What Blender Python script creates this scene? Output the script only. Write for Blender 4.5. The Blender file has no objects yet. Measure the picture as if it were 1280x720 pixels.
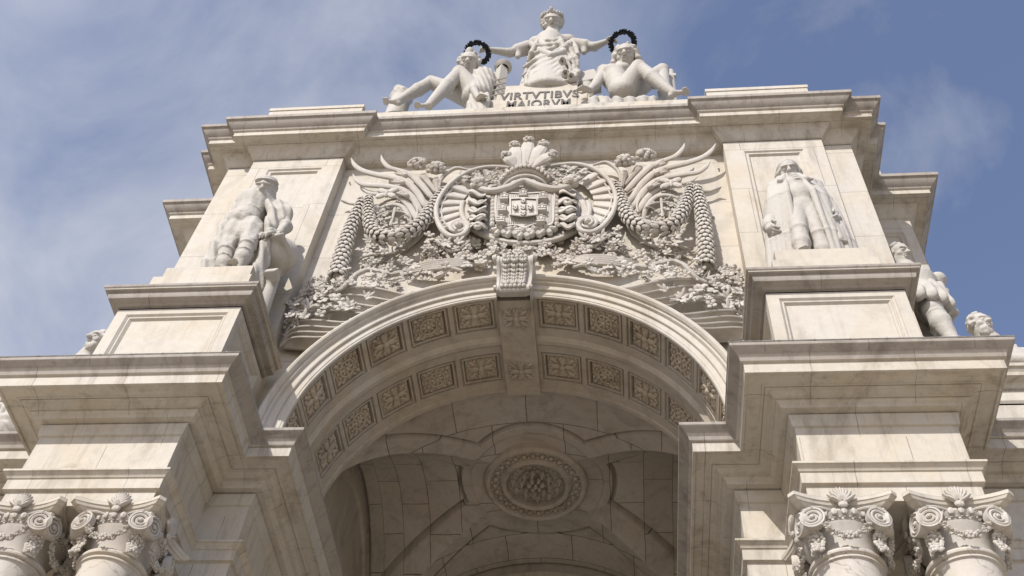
import bpy, bmesh, math, random
import numpy as np
from mathutils import Vector, Matrix
random.seed(7); RNG = np.random.default_rng(7)
SC = bpy.context.scene; COL = SC.collection
S, ZO = 0.75, 0.4                                # model units -> metres (columns about 11.5 m tall)
R_ = math.radians
def G(p): return (p[0]*S, p[1]*S, p[2]*S+ZO)
# ------------------------------------------------------------------ camera
CP, PITCH, YAW, ROLL, FPX = np.array([2.88484, -16.35201, 1.6]), 0.935, -0.174, 0.114, 1354.7

_f = np.array([math.sin(YAW)*math.cos(PITCH), math.cos(YAW)*math.cos(PITCH), math.sin(PITCH)])
_r = np.array([math.cos(YAW), -math.sin(YAW), 0.0]); _u = np.cross(_r, _f)
CR = math.cos(ROLL)*_r+math.sin(ROLL)*_u; CU = -math.sin(ROLL)*_r+math.cos(ROLL)*_u; CF = _f
cam = bpy.data.objects.new("camera", bpy.data.cameras.new("camera")); COL.objects.link(cam)
cam.matrix_world = Matrix(((CR[0], CU[0], -CF[0], CP[0]*S), (CR[1], CU[1], -CF[1], CP[1]*S), (CR[2], CU[2], -CF[2], CP[2]*S+ZO), (0, 0, 0, 1)))
cam.data.sensor_width = 36; cam.data.lens = 36*FPX/1280; cam.data.clip_end = 6000; cam.data.clip_start = 0.1
SC.camera = cam
def at(px, py, y):                               # photograph pixel (1280 wide) -> point on the plane Y = y
    v = CF*FPX+CR*(px-640)-CU*(py-360); return CP+v*(y-CP[1])/v[1]
# ------------------------------------------------------------------ world, sun
SUN_TO = Vector((-0.45, -1.0, 0.86)).normalized()
elev = math.asin(SUN_TO.z); azim = math.atan2(SUN_TO.x, SUN_TO.y)
W = bpy.data.worlds.new("World"); SC.world = W; W.use_nodes = True
nt = W.node_tree; N = nt.nodes; L = nt.links; N.clear()
out = N.new('ShaderNodeOutputWorld'); bg = N.new('ShaderNodeBackground'); sky = N.new('ShaderNodeTexSky')
sky.sky_type = 'NISHITA'; sky.sun_disc = False; sky.sun_elevation = elev; sky.sun_rotation = azim
sky.air_density = 1.0; sky.dust_density = 1.0; sky.ozone_density = 1.5
tc = N.new('ShaderNodeTexCoord'); mp = N.new('ShaderNodeMapping'); mp.inputs['Scale'].default_value = (1.0, 1.0, 1.5)
mp.inputs['Rotation'].default_value = (0.5, 0.2, 0.9); mp.inputs['Location'].default_value = (1.1, 0.4, 0.15)
L.new(tc.outputs['Generated'], mp.inputs['Vector'])
n1 = N.new('ShaderNodeTexNoise'); n1.inputs['Scale'].default_value = 3.0; n1.inputs['Detail'].default_value = 9; n1.inputs['Roughness'].default_value = 0.58; n1.inputs['Distortion'].default_value = 0.5
L.new(mp.outputs['Vector'], n1.inputs['Vector'])
# thin cloud gets thicker towards the west side of the sky
sep = N.new('ShaderNodeSeparateXYZ'); L.new(tc.outputs['Generated'], sep.inputs[0])
mw = N.new('ShaderNodeMapRange'); mw.inputs['From Min'].default_value = 0.15; mw.inputs['From Max'].default_value = -0.55; mw.inputs['To Min'].default_value = -0.14; mw.inputs['To Max'].default_value = 0.26
L.new(sep.outputs['X'], mw.inputs['Value'])
ad = N.new('ShaderNodeMath'); ad.operation = 'ADD'; L.new(n1.outputs['Fac'], ad.inputs[0]); L.new(mw.outputs[0], ad.inputs[1])
cr = N.new('ShaderNodeMapRange'); cr.inputs['From Min'].default_value = 0.42; cr.inputs['From Max'].default_value = 0.98; cr.inputs['To Min'].default_value = 0.03; cr.inputs['To Max'].default_value = 0.9
L.new(ad.outputs[0], cr.inputs['Value'])
mx = N.new('ShaderNodeMix'); mx.data_type = 'RGBA'; L.new(cr.outputs[0], mx.inputs['Factor']); tint = N.new('ShaderNodeMix'); tint.data_type = 'RGBA'; tint.blend_type = 'MULTIPLY'; tint.inputs['Factor'].default_value = 1.0; tint.inputs['B'].default_value = (1.42, 1.28, 1.33, 1); L.new(sky.outputs[0], tint.inputs['A']); L.new(tint.outputs['Result'], mx.inputs['A']); mx.inputs['B'].default_value = (5.4, 5.4*1.02, 5.4*1.09, 1)
L.new(mx.outputs['Result'], bg.inputs['Color']); bg.inputs['Strength'].default_value = 0.15
L.new(bg.outputs[0], out.inputs['Surface'])
sl = bpy.data.lights.new("sun", 'SUN'); sl.energy = 5.0; sl.angle = R_(0.5); sl.color = (1.0, 0.965, 0.915)
so = bpy.data.objects.new("sun", sl); COL.objects.link(so); so.rotation_euler = (-SUN_TO).to_track_quat('-Z', 'Y').to_euler(); so.location = (-20, -40, 60)
SC.view_settings.view_transform = 'Standard'; SC.view_settings.look = 'None'; SC.view_settings.exposure = -0.12; SC.view_settings.gamma = 1
SC.view_settings.use_curve_mapping = False
SC.render.engine = 'CYCLES'; SC.cycles.max_bounces = 8; SC.cycles.diffuse_bounces = 5
try: SC.cycles.use_denoising = True
except Exception: pass
# ------------------------------------------------------------------ materials
def nodes(name):
    m = bpy.data.materials.new(name); m.use_nodes = True; t = m.node_tree; return m, t.nodes, t.links, t.nodes['Principled BSDF']
def mnode(N, L, op, a, b=None, c=None):
    n = N.new('ShaderNodeMath'); n.operation = op
    for i, v in enumerate((a, b, c)):
        if v is None: continue
        if isinstance(v, (int, float)): n.inputs[i].default_value = v
        else: L.new(v, n.inputs[i])
    return n.outputs[0]
def stone(name, base, warm, dark, stain=0.5, joints=None, rough=0.72, bump=0.25, bevel=0.012, vein=0.05, pits=0.0):
    """Weathered limestone: two tones of blotches, brown stains, grey veins, joints between the blocks."""
    m, N, L, P = nodes(name)
    tc = N.new('ShaderNodeTexCoord'); geo = N.new('ShaderNodeNewGeometry')
    pos = geo.outputs['Position']
    def noise(scale, detail=5, rough=0.6, dist=0.0, sc=(1, 1, 1)):
        mp = N.new('ShaderNodeMapping'); mp.inputs['Scale'].default_value = sc; L.new(pos, mp.inputs['Vector'])
        n = N.new('ShaderNodeTexNoise'); n.inputs['Scale'].default_value = scale; n.inputs['Detail'].default_value = detail
        n.inputs['Roughness'].default_value = rough; n.inputs['Distortion'].default_value = dist; L.new(mp.outputs[0], n.inputs['Vector']); return n.outputs['Fac']
    def ramp(v, a, b, lo=0.0, hi=1.0):
        r = N.new('ShaderNodeMapRange'); r.inputs['From Min'].default_value = a; r.inputs['From Max'].default_value = b
        r.inputs['To Min'].default_value = lo; r.inputs['To Max'].default_value = hi; L.new(v, r.inputs['Value']); return r.outputs[0]
    def mix(f, a, b, mode='MIX'):
        n = N.new('ShaderNodeMix'); n.data_type = 'RGBA'; n.blend_type = mode
        if isinstance(f, (int, float)): n.inputs['Factor'].default_value = f
        else: L.new(f, n.inputs['Factor'])
        for k, v in (('A', a), ('B', b)):
            if isinstance(v, tuple): n.inputs[k].default_value = (*v, 1)
            else: L.new(v, n.inputs[k])
        return n.outputs['Result']
    c = mix(ramp(noise(0.55, 4, 0.6, 0.6), 0.45, 0.7), base, warm)
    c = mix(ramp(noise(6.0, 6, 0.7), 0.3, 0.75, 0.0, 0.22), c, dark)
    # stains run down the stone: noise stretched in Z
    st = mnode(N, L, 'MULTIPLY', ramp(noise(0.9, 6, 0.68, 1.2, (1.2, 1.2, 0.55)), 0.50, 0.72), stain)
    c = mix(st, c, dark)
    st2 = mnode(N, L, 'MULTIPLY', ramp(noise(2.6, 5, 0.7, 0.4, (1.9, 1.9, 0.13)), 0.52, 0.78), stain*0.7)
    c = mix(st2, c, tuple(x*0.62 for x in dark))
    if vein:
        v = noise(0.8, 3, 0.55, 2.2); v = mnode(N, L, 'ABSOLUTE', mnode(N, L, 'SUBTRACT', v, 0.5)); v = ramp(v, 0.0, 0.012, vein, 0.0)
        c = mix(v, c, tuple(x*0.5 for x in dark))
    height = noise(9.0, 8, 0.72)
    if pits:
        pv = noise(30.0, 2, 0.5); height = mnode(N, L, 'SUBTRACT', height, mnode(N, L, 'MULTIPLY', ramp(pv, 0.62, 0.72), pits))
    sp = N.new('ShaderNodeSeparateXYZ'); L.new(pos, sp.inputs[0]); sn = N.new('ShaderNodeSeparateXYZ'); L.new(geo.outputs['True Normal'], sn.inputs[0])
    ax = mnode(N, L, 'ABSOLUTE', sn.outputs['X']); ay = mnode(N, L, 'ABSOLUTE', sn.outputs['Y'])
    if joints in ('run', 'ashlar'):
        wob = mnode(N, L, 'MULTIPLY', mnode(N, L, 'SUBTRACT', noise(2.5, 2), 0.5), 0.006)
        if joints == 'run':                      # single vertical joints between the stones of a course of moulding
            zs = mnode(N, L, 'MULTIPLY', mnode(N, L, 'FLOOR', mnode(N, L, 'MULTIPLY', sp.outputs['Z'], 2.1)), 0.617)
            def jl(o, step, off):
                f = mnode(N, L, 'FRACT', mnode(N, L, 'DIVIDE', mnode(N, L, 'ADD', mnode(N, L, 'ADD', mnode(N, L, 'ADD', sp.outputs[o], wob), zs), off), step))
                d = mnode(N, L, 'MULTIPLY', mnode(N, L, 'ABSOLUTE', mnode(N, L, 'SUBTRACT', f, 0.5)), step)
                return ramp(d, 0.002, 0.008, 1.0, 0.0)
            jx = mnode(N, L, 'MULTIPLY', jl('X', 1.45, 0.43), mnode(N, L, 'LESS_THAN', ax, 0.6))
            jy = mnode(N, L, 'MULTIPLY', jl('Y', 1.1, 0.27), mnode(N, L, 'LESS_THAN', ay, 0.6))
            j = mnode(N, L, 'MAXIMUM', jx, jy)
            amt = 0.7
        else:
            cm = N.new('ShaderNodeCombineXYZ')
            sel = mnode(N, L, 'ADD', mnode(N, L, 'MULTIPLY', sp.outputs['X'], mnode(N, L, 'LESS_THAN', ax, 0.7)), mnode(N, L, 'MULTIPLY', sp.outputs['Y'], mnode(N, L, 'GREATER_THAN', ax, 0.7)))
            L.new(sel, cm.inputs['X']); L.new(mnode(N, L, 'ADD', sp.outputs['Z'], 0.31), cm.inputs['Y'])
            br = N.new('ShaderNodeTexBrick'); br.inputs['Scale'].default_value = 1.0; br.inputs['Mortar Size'].default_value = 0.006; br.inputs['Mortar Smooth'].default_value = 0.3
            br.inputs['Brick Width'].default_value = 3.3; br.inputs['Row Height'].default_value = 1.75; br.inputs['Color1'].default_value = (0.47, 0.47, 0.47, 1); br.inputs['Color2'].default_value = (0.53, 0.53, 0.53, 1)
            L.new(cm.outputs[0], br.inputs['Vector']); j = br.outputs['Fac']; amt = 0.3
            c = mix(0.55, c, br.outputs['Color'], 'OVERLAY')
    elif joints == 'uv':
        br = N.new('ShaderNodeTexBrick'); br.inputs['Scale'].default_value = 1.0; br.inputs['Mortar Size'].default_value = 0.012; br.inputs['Mortar Smooth'].default_value = 0.4
        br.inputs['Brick Width'].default_value = 1.55; br.inputs['Row Height'].default_value = 0.88; br.inputs['Color1'].default_value = (0.42, 0.42, 0.42, 1); br.inputs['Color2'].default_value = (0.56, 0.56, 0.56, 1)
        wb = N.new('ShaderNodeVectorMath'); wb.operation = 'MULTIPLY_ADD'
        nn = N.new('ShaderNodeTexNoise'); nn.inputs['Scale'].default_value = 2.0; L.new(pos, nn.inputs['Vector'])
        L.new(nn.outputs['Color'], wb.inputs[0]); wb.inputs[1].default_value = (0.05, 0.05, 0); L.new(tc.outputs['UV'], wb.inputs[2])
        L.new(wb.outputs[0], br.inputs['Vector']); j = br.outputs['Fac']; amt = 0.6
        c = mix(0.5, c, br.outputs['Color'], 'OVERLAY')
    else: j = None
    if j is not None:
        j = mnode(N, L, 'MULTIPLY', j, ramp(noise(1.7, 3), 0.3, 0.6, 0.35, 1.0))
        c = mix(mnode(N, L, 'MULTIPLY', j, amt), c, (0.09, 0.075, 0.06))
        height = mnode(N, L, 'SUBTRACT', height, mnode(N, L, 'MULTIPLY', j, 0.6))
    L.new(c, P.inputs['Base Color']); P.inputs['Roughness'].default_value = rough
    try: P.inputs['Specular IOR Level'].default_value = 0.3
    except Exception: pass
    bp = N.new('ShaderNodeBump'); bp.inputs['Strength'].default_value = bump; bp.inputs['Distance'].default_value = 0.03; L.new(height, bp.inputs['Height'])
    if bevel:
        bv = N.new('ShaderNodeBevel'); bv.samples = 4; bv.inputs['Radius'].default_value = bevel; L.new(bv.outputs[0], bp.inputs['Normal'])
    L.new(bp.outputs[0], P.inputs['Normal'])
    return m
BASE, WARM, DARK = (0.545, 0.512, 0.447), (0.53, 0.465, 0.365), (0.27, 0.225, 0.17)
M = {}
M['wall'] = stone('ashlar_limestone', BASE, WARM, DARK, 0.45, 'ashlar')
M['mould'] = stone('moulded_limestone', BASE, WARM, DARK, 0.75, 'run')
M['plain'] = stone('plain_limestone', BASE, WARM, DARK, 0.4)
M['carved'] = stone('carved_limestone', (0.53, 0.50, 0.45), (0.48, 0.435, 0.375), DARK, 0.4, None, bump=0.18, bevel=0, vein=0)
M['statue'] = stone('statue_limestone', (0.47, 0.45, 0.41), (0.45, 0.42, 0.37), (0.40, 0.35, 0.29), 0.4, None, bump=0.12, bevel=0, vein=0)
M['vault'] = stone('vault_limestone', (0.51, 0.465, 0.405), (0.48, 0.415, 0.335), (0.25, 0.205, 0.155), 0.6, 'uv', vein=0.03)
M['coffer'] = stone('coffer_limestone', (0.51, 0.465, 0.39), (0.49, 0.41, 0.31), (0.24, 0.19, 0.14), 0.5, None, vein=0.03)
M['grey_stone'] = stone('grey_limestone', (0.37, 0.335, 0.295), (0.34, 0.295, 0.245), (0.17, 0.145, 0.12), 0.8, 'run')  # darker, greyer stone for the crown mouldings and pedestal caps
M['field'] = stone('yellow_limestone', (0.54, 0.475, 0.38), (0.51, 0.425, 0.32), (0.20, 0.15, 0.095), 0.6, None, vein=0)
M['shaft'] = stone('column_limestone', (0.55, 0.51, 0.455), WARM, DARK, 0.25, None, vein=0.45, pits=0.4)
def simple(name, col, rough, metal=0.0, nscale=8.0, var=0.3):
    m, N, L, P = nodes(name); n = N.new('ShaderNodeTexNoise'); n.inputs['Scale'].default_value = nscale; n.inputs['Detail'].default_value = 5
    g = N.new('ShaderNodeNewGeometry'); L.new(g.outputs['Position'], n.inputs['Vector'])
    r = N.new('ShaderNodeValToRGB'); r.color_ramp.elements[0].position = 0.3; r.color_ramp.elements[1].position = 0.7
    r.color_ramp.elements[0].color = (*[c*(1-var) for c in col], 1); r.color_ramp.elements[1].color = (*[min(1, c*(1+var)) for c in col], 1)
    L.new(n.outputs['Fac'], r.inputs[0]); L.new(r.outputs[0], P.inputs['Base Color']); P.inputs['Roughness'].default_value = rough; P.inputs['Metallic'].default_value = metal; return m
M['bronze'] = simple('dark_bronze', (0.018, 0.019, 0.022), 0.5, 0.6)
M['letter'] = simple('grey_letter_paint', (0.11, 0.10, 0.09), 0.8)
M['lead'] = simple('lead_flashing', (0.30, 0.29, 0.27), 0.6, 0.0)
M['ground'] = simple('pale_paving', (0.34, 0.295, 0.235), 0.85, 0.0, 1.5, 0.15)
# ------------------------------------------------------------------ mesh building
class MB:
    def __init__(s): s.v = []; s.f = []; s.n = 0; s.uv = None
    def add(s, V, F):
        V = np.asarray(V, float).reshape(-1, 3); k = s.n; s.v.append(V); s.n += len(V)
        s.f += [tuple(i+k for i in f) for f in F]; return s
    def verts(s): return np.vstack(s.v) if s.v else np.zeros((0, 3))
    def box(s, x0, x1, y0, y1, z0, z1):
        V = [(x, y, z) for z in (z0, z1) for x, y in ((x0, y0), (x1, y0), (x1, y1), (x0, y1))]
        return s.add(V, [(3, 2, 1, 0), (4, 5, 6, 7), (0, 1, 5, 4), (1, 2, 6, 5), (2, 3, 7, 6), (3, 0, 4, 7)])
    def grid(s, P, close_u=False, close_v=False, flip=False):   # P[nu][nv][3]
        P = np.asarray(P, float); nu, nv = P.shape[:2]; F = []
        for i in range(nu if close_u else nu-1):
            for j in range(nv if close_v else nv-1):
                a, b, c, d = i*nv+j, ((i+1) % nu)*nv+j, ((i+1) % nu)*nv+(j+1) % nv, i*nv+(j+1) % nv
                F.append((a, d, c, b) if flip else (a, b, c, d))
        return s.add(P.reshape(-1, 3), F)
    def tube(s, path, rad, n=8, cap=True, flat=1.0, up=(0, -1, 0)):
        P = np.asarray(path, float); m = len(P); rad = np.full(m, rad) if np.isscalar(rad) else np.interp(np.linspace(0, 1, m), np.linspace(0, 1, len(rad)), rad)
        T = np.gradient(P, axis=0); T /= np.linalg.norm(T, axis=1)[:, None]+1e-9
        U = np.array(up, float); rings = []
        for i in range(m):
            A = U-T[i]*(U@T[i])
            if np.linalg.norm(A) < 1e-3: A = np.cross(T[i], (1, 0.3, 0))
            A /= np.linalg.norm(A); B = np.cross(T[i], A)
            a = np.linspace(0, 2*np.pi, n, endpoint=False)
            rings.append(P[i]+rad[i]*(np.cos(a)[:, None]*A*flat+np.sin(a)[:, None]*B))
        k = s.n; s.grid(np.array(rings), close_v=True)
        if cap: s.f += [tuple(k+j for j in range(n))[::-1], tuple(k+(m-1)*n+j for j in range(n))]
        return s
    def lathe(s, c, prof, n=32, a0=0.0, a1=2*np.pi):
        full = abs(a1-a0-2*np.pi) < 1e-6; a = np.linspace(a0, a1, n, endpoint=not full)
        P = [[(c[0]+r*math.cos(t), c[1]+r*math.sin(t), c[2]+z) for t in a] for r, z in prof]
        return s.grid(P, close_v=full, flip=True)
    def ell(s, c, ax, r, nu=6, nv=8):              # ellipsoid, ax = 3 axis vectors (rows), r = 3 radii
        ax = np.asarray(ax, float); th = np.linspace(0, np.pi, nu+1)[1:-1]; ph = np.linspace(0, 2*np.pi, nv, endpoint=False)
        V = [np.array(c)+ax[2]*r[2]]
        for t in th:
            for p in ph: V.append(np.array(c)+ax[0]*r[0]*math.sin(t)*math.cos(p)+ax[1]*r[1]*math.sin(t)*math.sin(p)+ax[2]*r[2]*math.cos(t))
        V.append(np.array(c)-ax[2]*r[2]); F = []; m = nu-1
        for j in range(nv):
            F.append((0, 1+j, 1+(j+1) % nv)); F.append((len(V)-1, 1+(m-1)*nv+(j+1) % nv, 1+(m-1)*nv+j))
            for i in range(m-1): F.append((1+i*nv+j, 1+(i+1)*nv+j, 1+(i+1)*nv+(j+1) % nv, 1+i*nv+(j+1) % nv))
        return s.add(V, F)
    def mirror(s):
        V = s.verts().copy(); V[:, 0] *= -1; b = MB(); b.add(V, [f[::-1] for f in s.f]); return b
    def moved(s, dx, dy, dz, sc=1.0):
        b = MB(); b.add(s.verts()*sc+np.array((dx, dy, dz)), s.f); return b
I3 = np.eye(3)
ORG = {}
def build(name, mb, mat, parent=None, org=None, sharp=22, recalc=False):
    V = mb.verts(); o0 = np.array(ORG[parent.name] if parent is not None else (0, 0, 0), float)
    og = np.array(org, float) if org is not None else o0
    me = bpy.data.meshes.new(name); P = (V-og)*S
    if parent is None and org is None: P = V*S+np.array((0, 0, ZO))
    me.from_pydata(P.tolist(), [], mb.f)
    if recalc:
        b = bmesh.new(); b.from_mesh(me); bmesh.ops.recalc_face_normals(b, faces=b.faces); b.to_mesh(me); b.free()
    if mb.uv is not None:
        ul = me.uv_layers.new(name='UVMap'); vi = np.zeros(len(me.loops), np.int32); me.loops.foreach_get('vertex_index', vi)
        ul.data.foreach_set('uv', np.asarray(mb.uv, np.float32)[vi].ravel())
    me.materials.append(mat); me.polygons.foreach_set('use_smooth', [True]*len(me.polygons)); me.set_sharp_from_angle(angle=R_(sharp)); me.update()
    o = bpy.data.objects.new(name, me); COL.objects.link(o)
    if parent is not None: o.parent = parent; o.location = [(a-b)*S for a, b in zip(og, o0)]
    elif org is not None: o.location = G(og)
    ORG[o.name] = og; return o
def tag(o, label, cat=None, group=None, kind=None):
    o['label'] = label
    if cat: o['category'] = cat
    if group: o['group'] = group
    if kind: o['kind'] = kind
    return o
def thing(name, org, label, cat, group=None):
    o = bpy.data.objects.new(name, None); COL.objects.link(o); o.location = G(org); o.empty_display_size = 0.3; ORG[o.name] = np.array(org, float)
    return tag(o, label, cat, group)
def group_empty(name, parent, org=None):
    o = bpy.data.objects.new(name, None); COL.objects.link(o); o.parent = parent; og = np.array(org if org is not None else ORG[parent.name], float)
    o.location = [(a-b)*S for a, b in zip(og, ORG[parent.name])]; ORG[o.name] = og; return o
def sweep(path, prof, flip=False):
    """Run a moulding profile [(out, z)] along a plan path; 'out' is to the right of the walking direction, corners mitred."""
    P = [np.array(p, float) for p in path]; nrm = []
    for a, b in zip(P[:-1], P[1:]):
        t = (b-a)/np.linalg.norm(b-a); nrm.append(np.array((t[1], -t[0])))
    rows = []
    for i, p in enumerate(P):
        if i == 0: m = nrm[0]
        elif i == len(P)-1: m = nrm[-1]
        else:
            a, b = nrm[i-1], nrm[i]; m = (a+b)/(1+a@b)
        rows.append([(p[0]+m[0]*k, p[1]+m[1]*k, z) for k, z in prof])
    return MB().grid(rows, flip=flip)
def join(*mbs):
    b = MB()
    for m in mbs: b.add(m.verts(), m.f)
    return b
def mirror_path(p): return [(-x, y) for x, y in p][::-1]
def smooth(pts, n=24):                              # Catmull-Rom through the points
    P = np.asarray(pts, float); m = len(P); Q = np.vstack([2*P[0]-P[1], P, 2*P[-1]-P[-2]]); o = []
    for i in range(m-1):
        a, b, c, d = Q[i:i+4]; k = max(2, n//(m-1))
        for t in np.linspace(0, 1, k, endpoint=False): o.append(0.5*(2*b+(c-a)*t+(2*a-5*b+4*c-d)*t*t+(3*b-a-3*c+d)*t**3))
    o.append(P[-1]); return np.array(o)
def panel_face(u0, u1, v0, v1, hole, steps, tf):
    """Flat face with a stepped sunk panel. tf maps (u, v, depth inwards) to a point."""
    b = MB(); loops = [(u0, u1, v0, v1, 0.0), (*hole, 0.0)]; h = list(hole); dep = 0.0
    for ins, dd in steps:
        dep += dd; h = [h[0]+ins, h[1]-ins, h[2]+ins, h[3]-ins]; loops.append((*h, dep))
    V = [];
    for a0, a1, c0, c1, dd in loops: V += [tf(a0, c0, dd), tf(a1, c0, dd), tf(a1, c1, dd), tf(a0, c1, dd)]
    F = []
    for i in range(len(loops)-1):
        for j in range(4): F.append((i*4+j, i*4+(j+1) % 4, (i+1)*4+(j+1) % 4, (i+1)*4+j))
    k = 4*(len(loops)-1); F.append((k, k+1, k+2, k+3))
    return b.add(V, F)
# ================================================================== ground
gm = MB(); gm.box(-900, 900, -900, 1400, -0.6, -0.02); g = build('ground', gm, M['ground']); tag(g, 'pale stone paved square in front of the arch', kind='structure')
XC = 7.5; AX = 0.07; RI, ZA = 5.035, 19.05
ARCH = thing('triumphal_arch', (0, 0, 0), 'pale limestone triumphal arch with carved coat of arms over its open vault', 'arch')
A = ARCH
def part(name, mb, mat='mould', parent=None, **k): return build(name, mb, M[mat], parent or A, **k)
nrm3 = lambda v: np.array(v, float)/np.linalg.norm(v)
# ------------------------------------------------------------------ lower order: entablature
MAINP = [(0.0, 15.79), (0.0, 16.86), (0.045, 16.88), (0.085, 17.13), (0.085, 17.15), (0.05, 17.155), (0.05, 17.18), (0.225, 17.185), (0.235, 17.20), (0.25, 17.27), (0.30, 17.31), (0.30, 17.335), (0.375, 17.34), (0.385, 17.38), (0.44, 17.445), (0.505, 17.455), (0.505, 17.475), (0.525, 17.455), (0.56, 17.455), (0.575, 17.475), (0.83, 17.475), (0.845, 17.445), (0.9, 17.445), (0.905, 17.70), (0.96, 17.72), (0.98, 17.80), (1.04, 17.88), (1.12, 17.94), (1.15, 17.97), (1.155, 18.04), (0.6, 18.09), (0.0, 18.10)]
ARCP = [(-0.05, 14.99), (0.015, 15.0), (0.015, 15.35), (0.04, 15.365), (0.085, 15.375), (0.085, 15.625), (0.11, 15.64), (0.125, 15.68), (0.18, 15.74), (0.205, 15.75), (0.205, 15.80), (0.0, 15.815)]
XI = 5.079; YI = 0.253
left = [(-40, YI), (-8.983, YI), (-8.983, -1.811), (-6.017, -1.811), (-6.017, YI), (-XI, YI), (-XI, 3.45), (-5.3, 3.45), (-5.3, 11.15), (-XI, 11.15), (-XI, 14.6), (-40, 14.6)]
for pth in (left, mirror_path(left)):
    e = part('entablature', sweep(pth, MAINP[:25])); part('architrave', sweep(pth, ARCP), parent=e); part('crown_moulding', sweep(pth, MAINP[24:]), 'grey_stone', e)
    lw = [(x*1.0, y+0.35 if abs(y-YI) < 1e-6 and abs(x) > 8.9 else y) for x, y in pth]
for s in (-1, 1):                                   # soffit between the columns, walls and piers below
    x0, x1 = sorted((s*6.03, s*8.97)); b = MB(); b.box(x0, x1, -1.78, 0.9, 14.985, 15.3); part('soffit', b, 'plain')
    x0, x1 = sorted((s*5.13, s*40)); b = MB(); b.box(x0, x1, 0.80, 3.4, -0.6, 15.3); b.box(x0, x1, 11.2, 14.5, -0.6, 15.3); x0, x1 = sorted((s*5.4, s*40)); b.box(x0, x1, 3.4, 11.2, -0.6, 15.3); part('wall', b, 'wall')
    for xa in (5.6, 6.53, 8.47, 10.6, 13.0):        # pilasters behind the columns
        w = 0.46 if xa < 6 else 0.55; b = MB(); b.box(s*xa-w, s*xa+w, 0.32, 0.95, 0.0, 13.9); b.box(s*xa-w-.14, s*xa+w+.14, 0.2, 0.95, -0.6, 1.2); part('pilaster', b, 'plain')
    b = MB(); x0, x1 = sorted((s*5.6, s*9.5)); b.box(x0, x1, -2.3, 0.7, -0.6, 2.6); b.box(x0+.15, x1-.15, -2.15, 0.7, 2.6, 2.75); part('column_pedestal', b, 'plain')
# ------------------------------------------------------------------ wing parapet
PARP = [(0.0, 18.05), (0.0, 19.95), (0.06, 19.97), (0.12, 20.08), (0.30, 20.12), (0.31, 20.22), (0.36, 20.30), (0.40, 20.32), (0.40, 20.42), (0.0, 20.5)]
for s in (-1, 1):
    p = [(8.2, 0.1), (18, 0.1), (18, 8)]; p = p if s > 0 else mirror_path(p)
    w = part('parapet', sweep(p, PARP))
    b = MB(); x0, x1 = sorted((s*8.0, s*18)); b.box(x0, x1, 0.3, 8, 20.40, 20.47); part('parapet_top', b, 'plain', w)
    for k in range(2):
        u0 = 9.35+k*4.2; b = panel_face(u0, u0+3.9, 18.25, 19.85, (u0+.25, u0+3.65, 18.5, 19.6), [(0.06, 0.04), (0.05, 0.0), (0.05, 0.05)], lambda u, v, d: (s*u, 0.09+d-0.03, v)); part('panel_frame', b, 'plain', w, recalc=True)
# ------------------------------------------------------------------ attic pedestals carrying the statues
CAPP = [(0.0, 21.25), (0.0, 21.31), (0.05, 21.32), (0.10, 21.36), (0.24, 21.40), (0.265, 21.46), (0.275, 21.56), (0.33, 21.58), (0.345, 21.61), (0.39, 21.66), (0.40, 21.72), (0.0, 21.78)]
def pedestal(x0, x1, y0, y1, zb, name='attic_pedestal'):
    b = MB()
    for tf, ua, ub in ((lambda u, v, d: (u, y0+d, v), x0, x1), (lambda u, v, d: (x1-d, u, v), y0, y1), (lambda u, v, d: (x0+d, u, v), y0, y1)):
        b2 = panel_face(ua, ub, zb, 21.29, (ua+.27, ub-.27, zb+.3, 21.07), [(0.05, 0.05), (0.04, 0.0), (0.05, 0.06)], tf); b.add(b2.verts(), b2.f)
    o = part(name, b, 'plain', recalc=False)
    me = o.data; bmx = bmesh.new(); bmx.from_mesh(me)
    for f in bmx.faces:                              # all faces look outwards from the block's axis
        c = f.calc_center_median(); ctr = Vector(((x0+x1)/2*S, (y0+y1)/2*S, c.z))
        if f.normal.dot(c-ctr) < 0 and abs(f.normal.z) < 0.9: f.normal_flip()
    bmx.to_mesh(me); bmx.free()
    part('pedestal_cap', sweep([(x0, y1), (x0, y0), (x1, y0), (x1, y1)], CAPP), 'grey_stone', o)
    b = MB(); b.box(x0-.1, x1+.1, y0-.1, y1, 21.70, 21.79); b.box(x0-.36, x1+.36, y0-.36, y1, 21.60, 21.725); part('pedestal_top', b, 'plain', o)
    return o
for s in (-1, 1):
    pedestal(s*XC-1.497, s*XC+1.497, -1.726, 0.5, 18.05)
    pedestal(s*11.1-1.3, s*11.1+1.3, 1.0, 3.7, 18.4, 'rear_pedestal')
# ------------------------------------------------------------------ attic
ATTP = [(-0.28, 32.19), (0.0, 32.20), (0.0, 32.235), (0.05, 32.27), (0.31, 32.68), (0.325, 32.72), (0.40, 32.71), (0.42, 32.735), (0.63, 32.735), (0.655, 32.72), (0.69, 32.725), (0.695, 32.945), (0.75, 32.965), (0.77, 33.02), (0.83, 33.07), (0.92, 33.17), (0.965, 33.28), (1.03, 33.31), (1.037, 33.46), (0.0, 33.56)]
YW = 0.90
ap = [(-12.2, 14.2), (-12.2, 3.58), (-10.3, 3.58), (-10.3, 1.67), (-10.034, 1.67), (-10.034, 0.708), (-9.122, 0.708), (-9.122, 0.462), (-6.1, 0.462), (-6.1, YW), (0, YW)]
ap = ap+mirror_path(ap)[1:]
YC_ = 0.70; apc = [(x, YC_ if abs(y-YW) < 1e-6 else y) for x, y in ap]
AC = part('attic_cornice', sweep(apc, ATTP[:13])); part('crown_moulding', sweep(apc, ATTP[12:]), 'grey_stone', AC)
b = MB(); V = [(x, y, 33.5) for x, y in ap]; b.add(V, [tuple(range(len(V)))]); part('attic_roof', b, 'plain')
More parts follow.
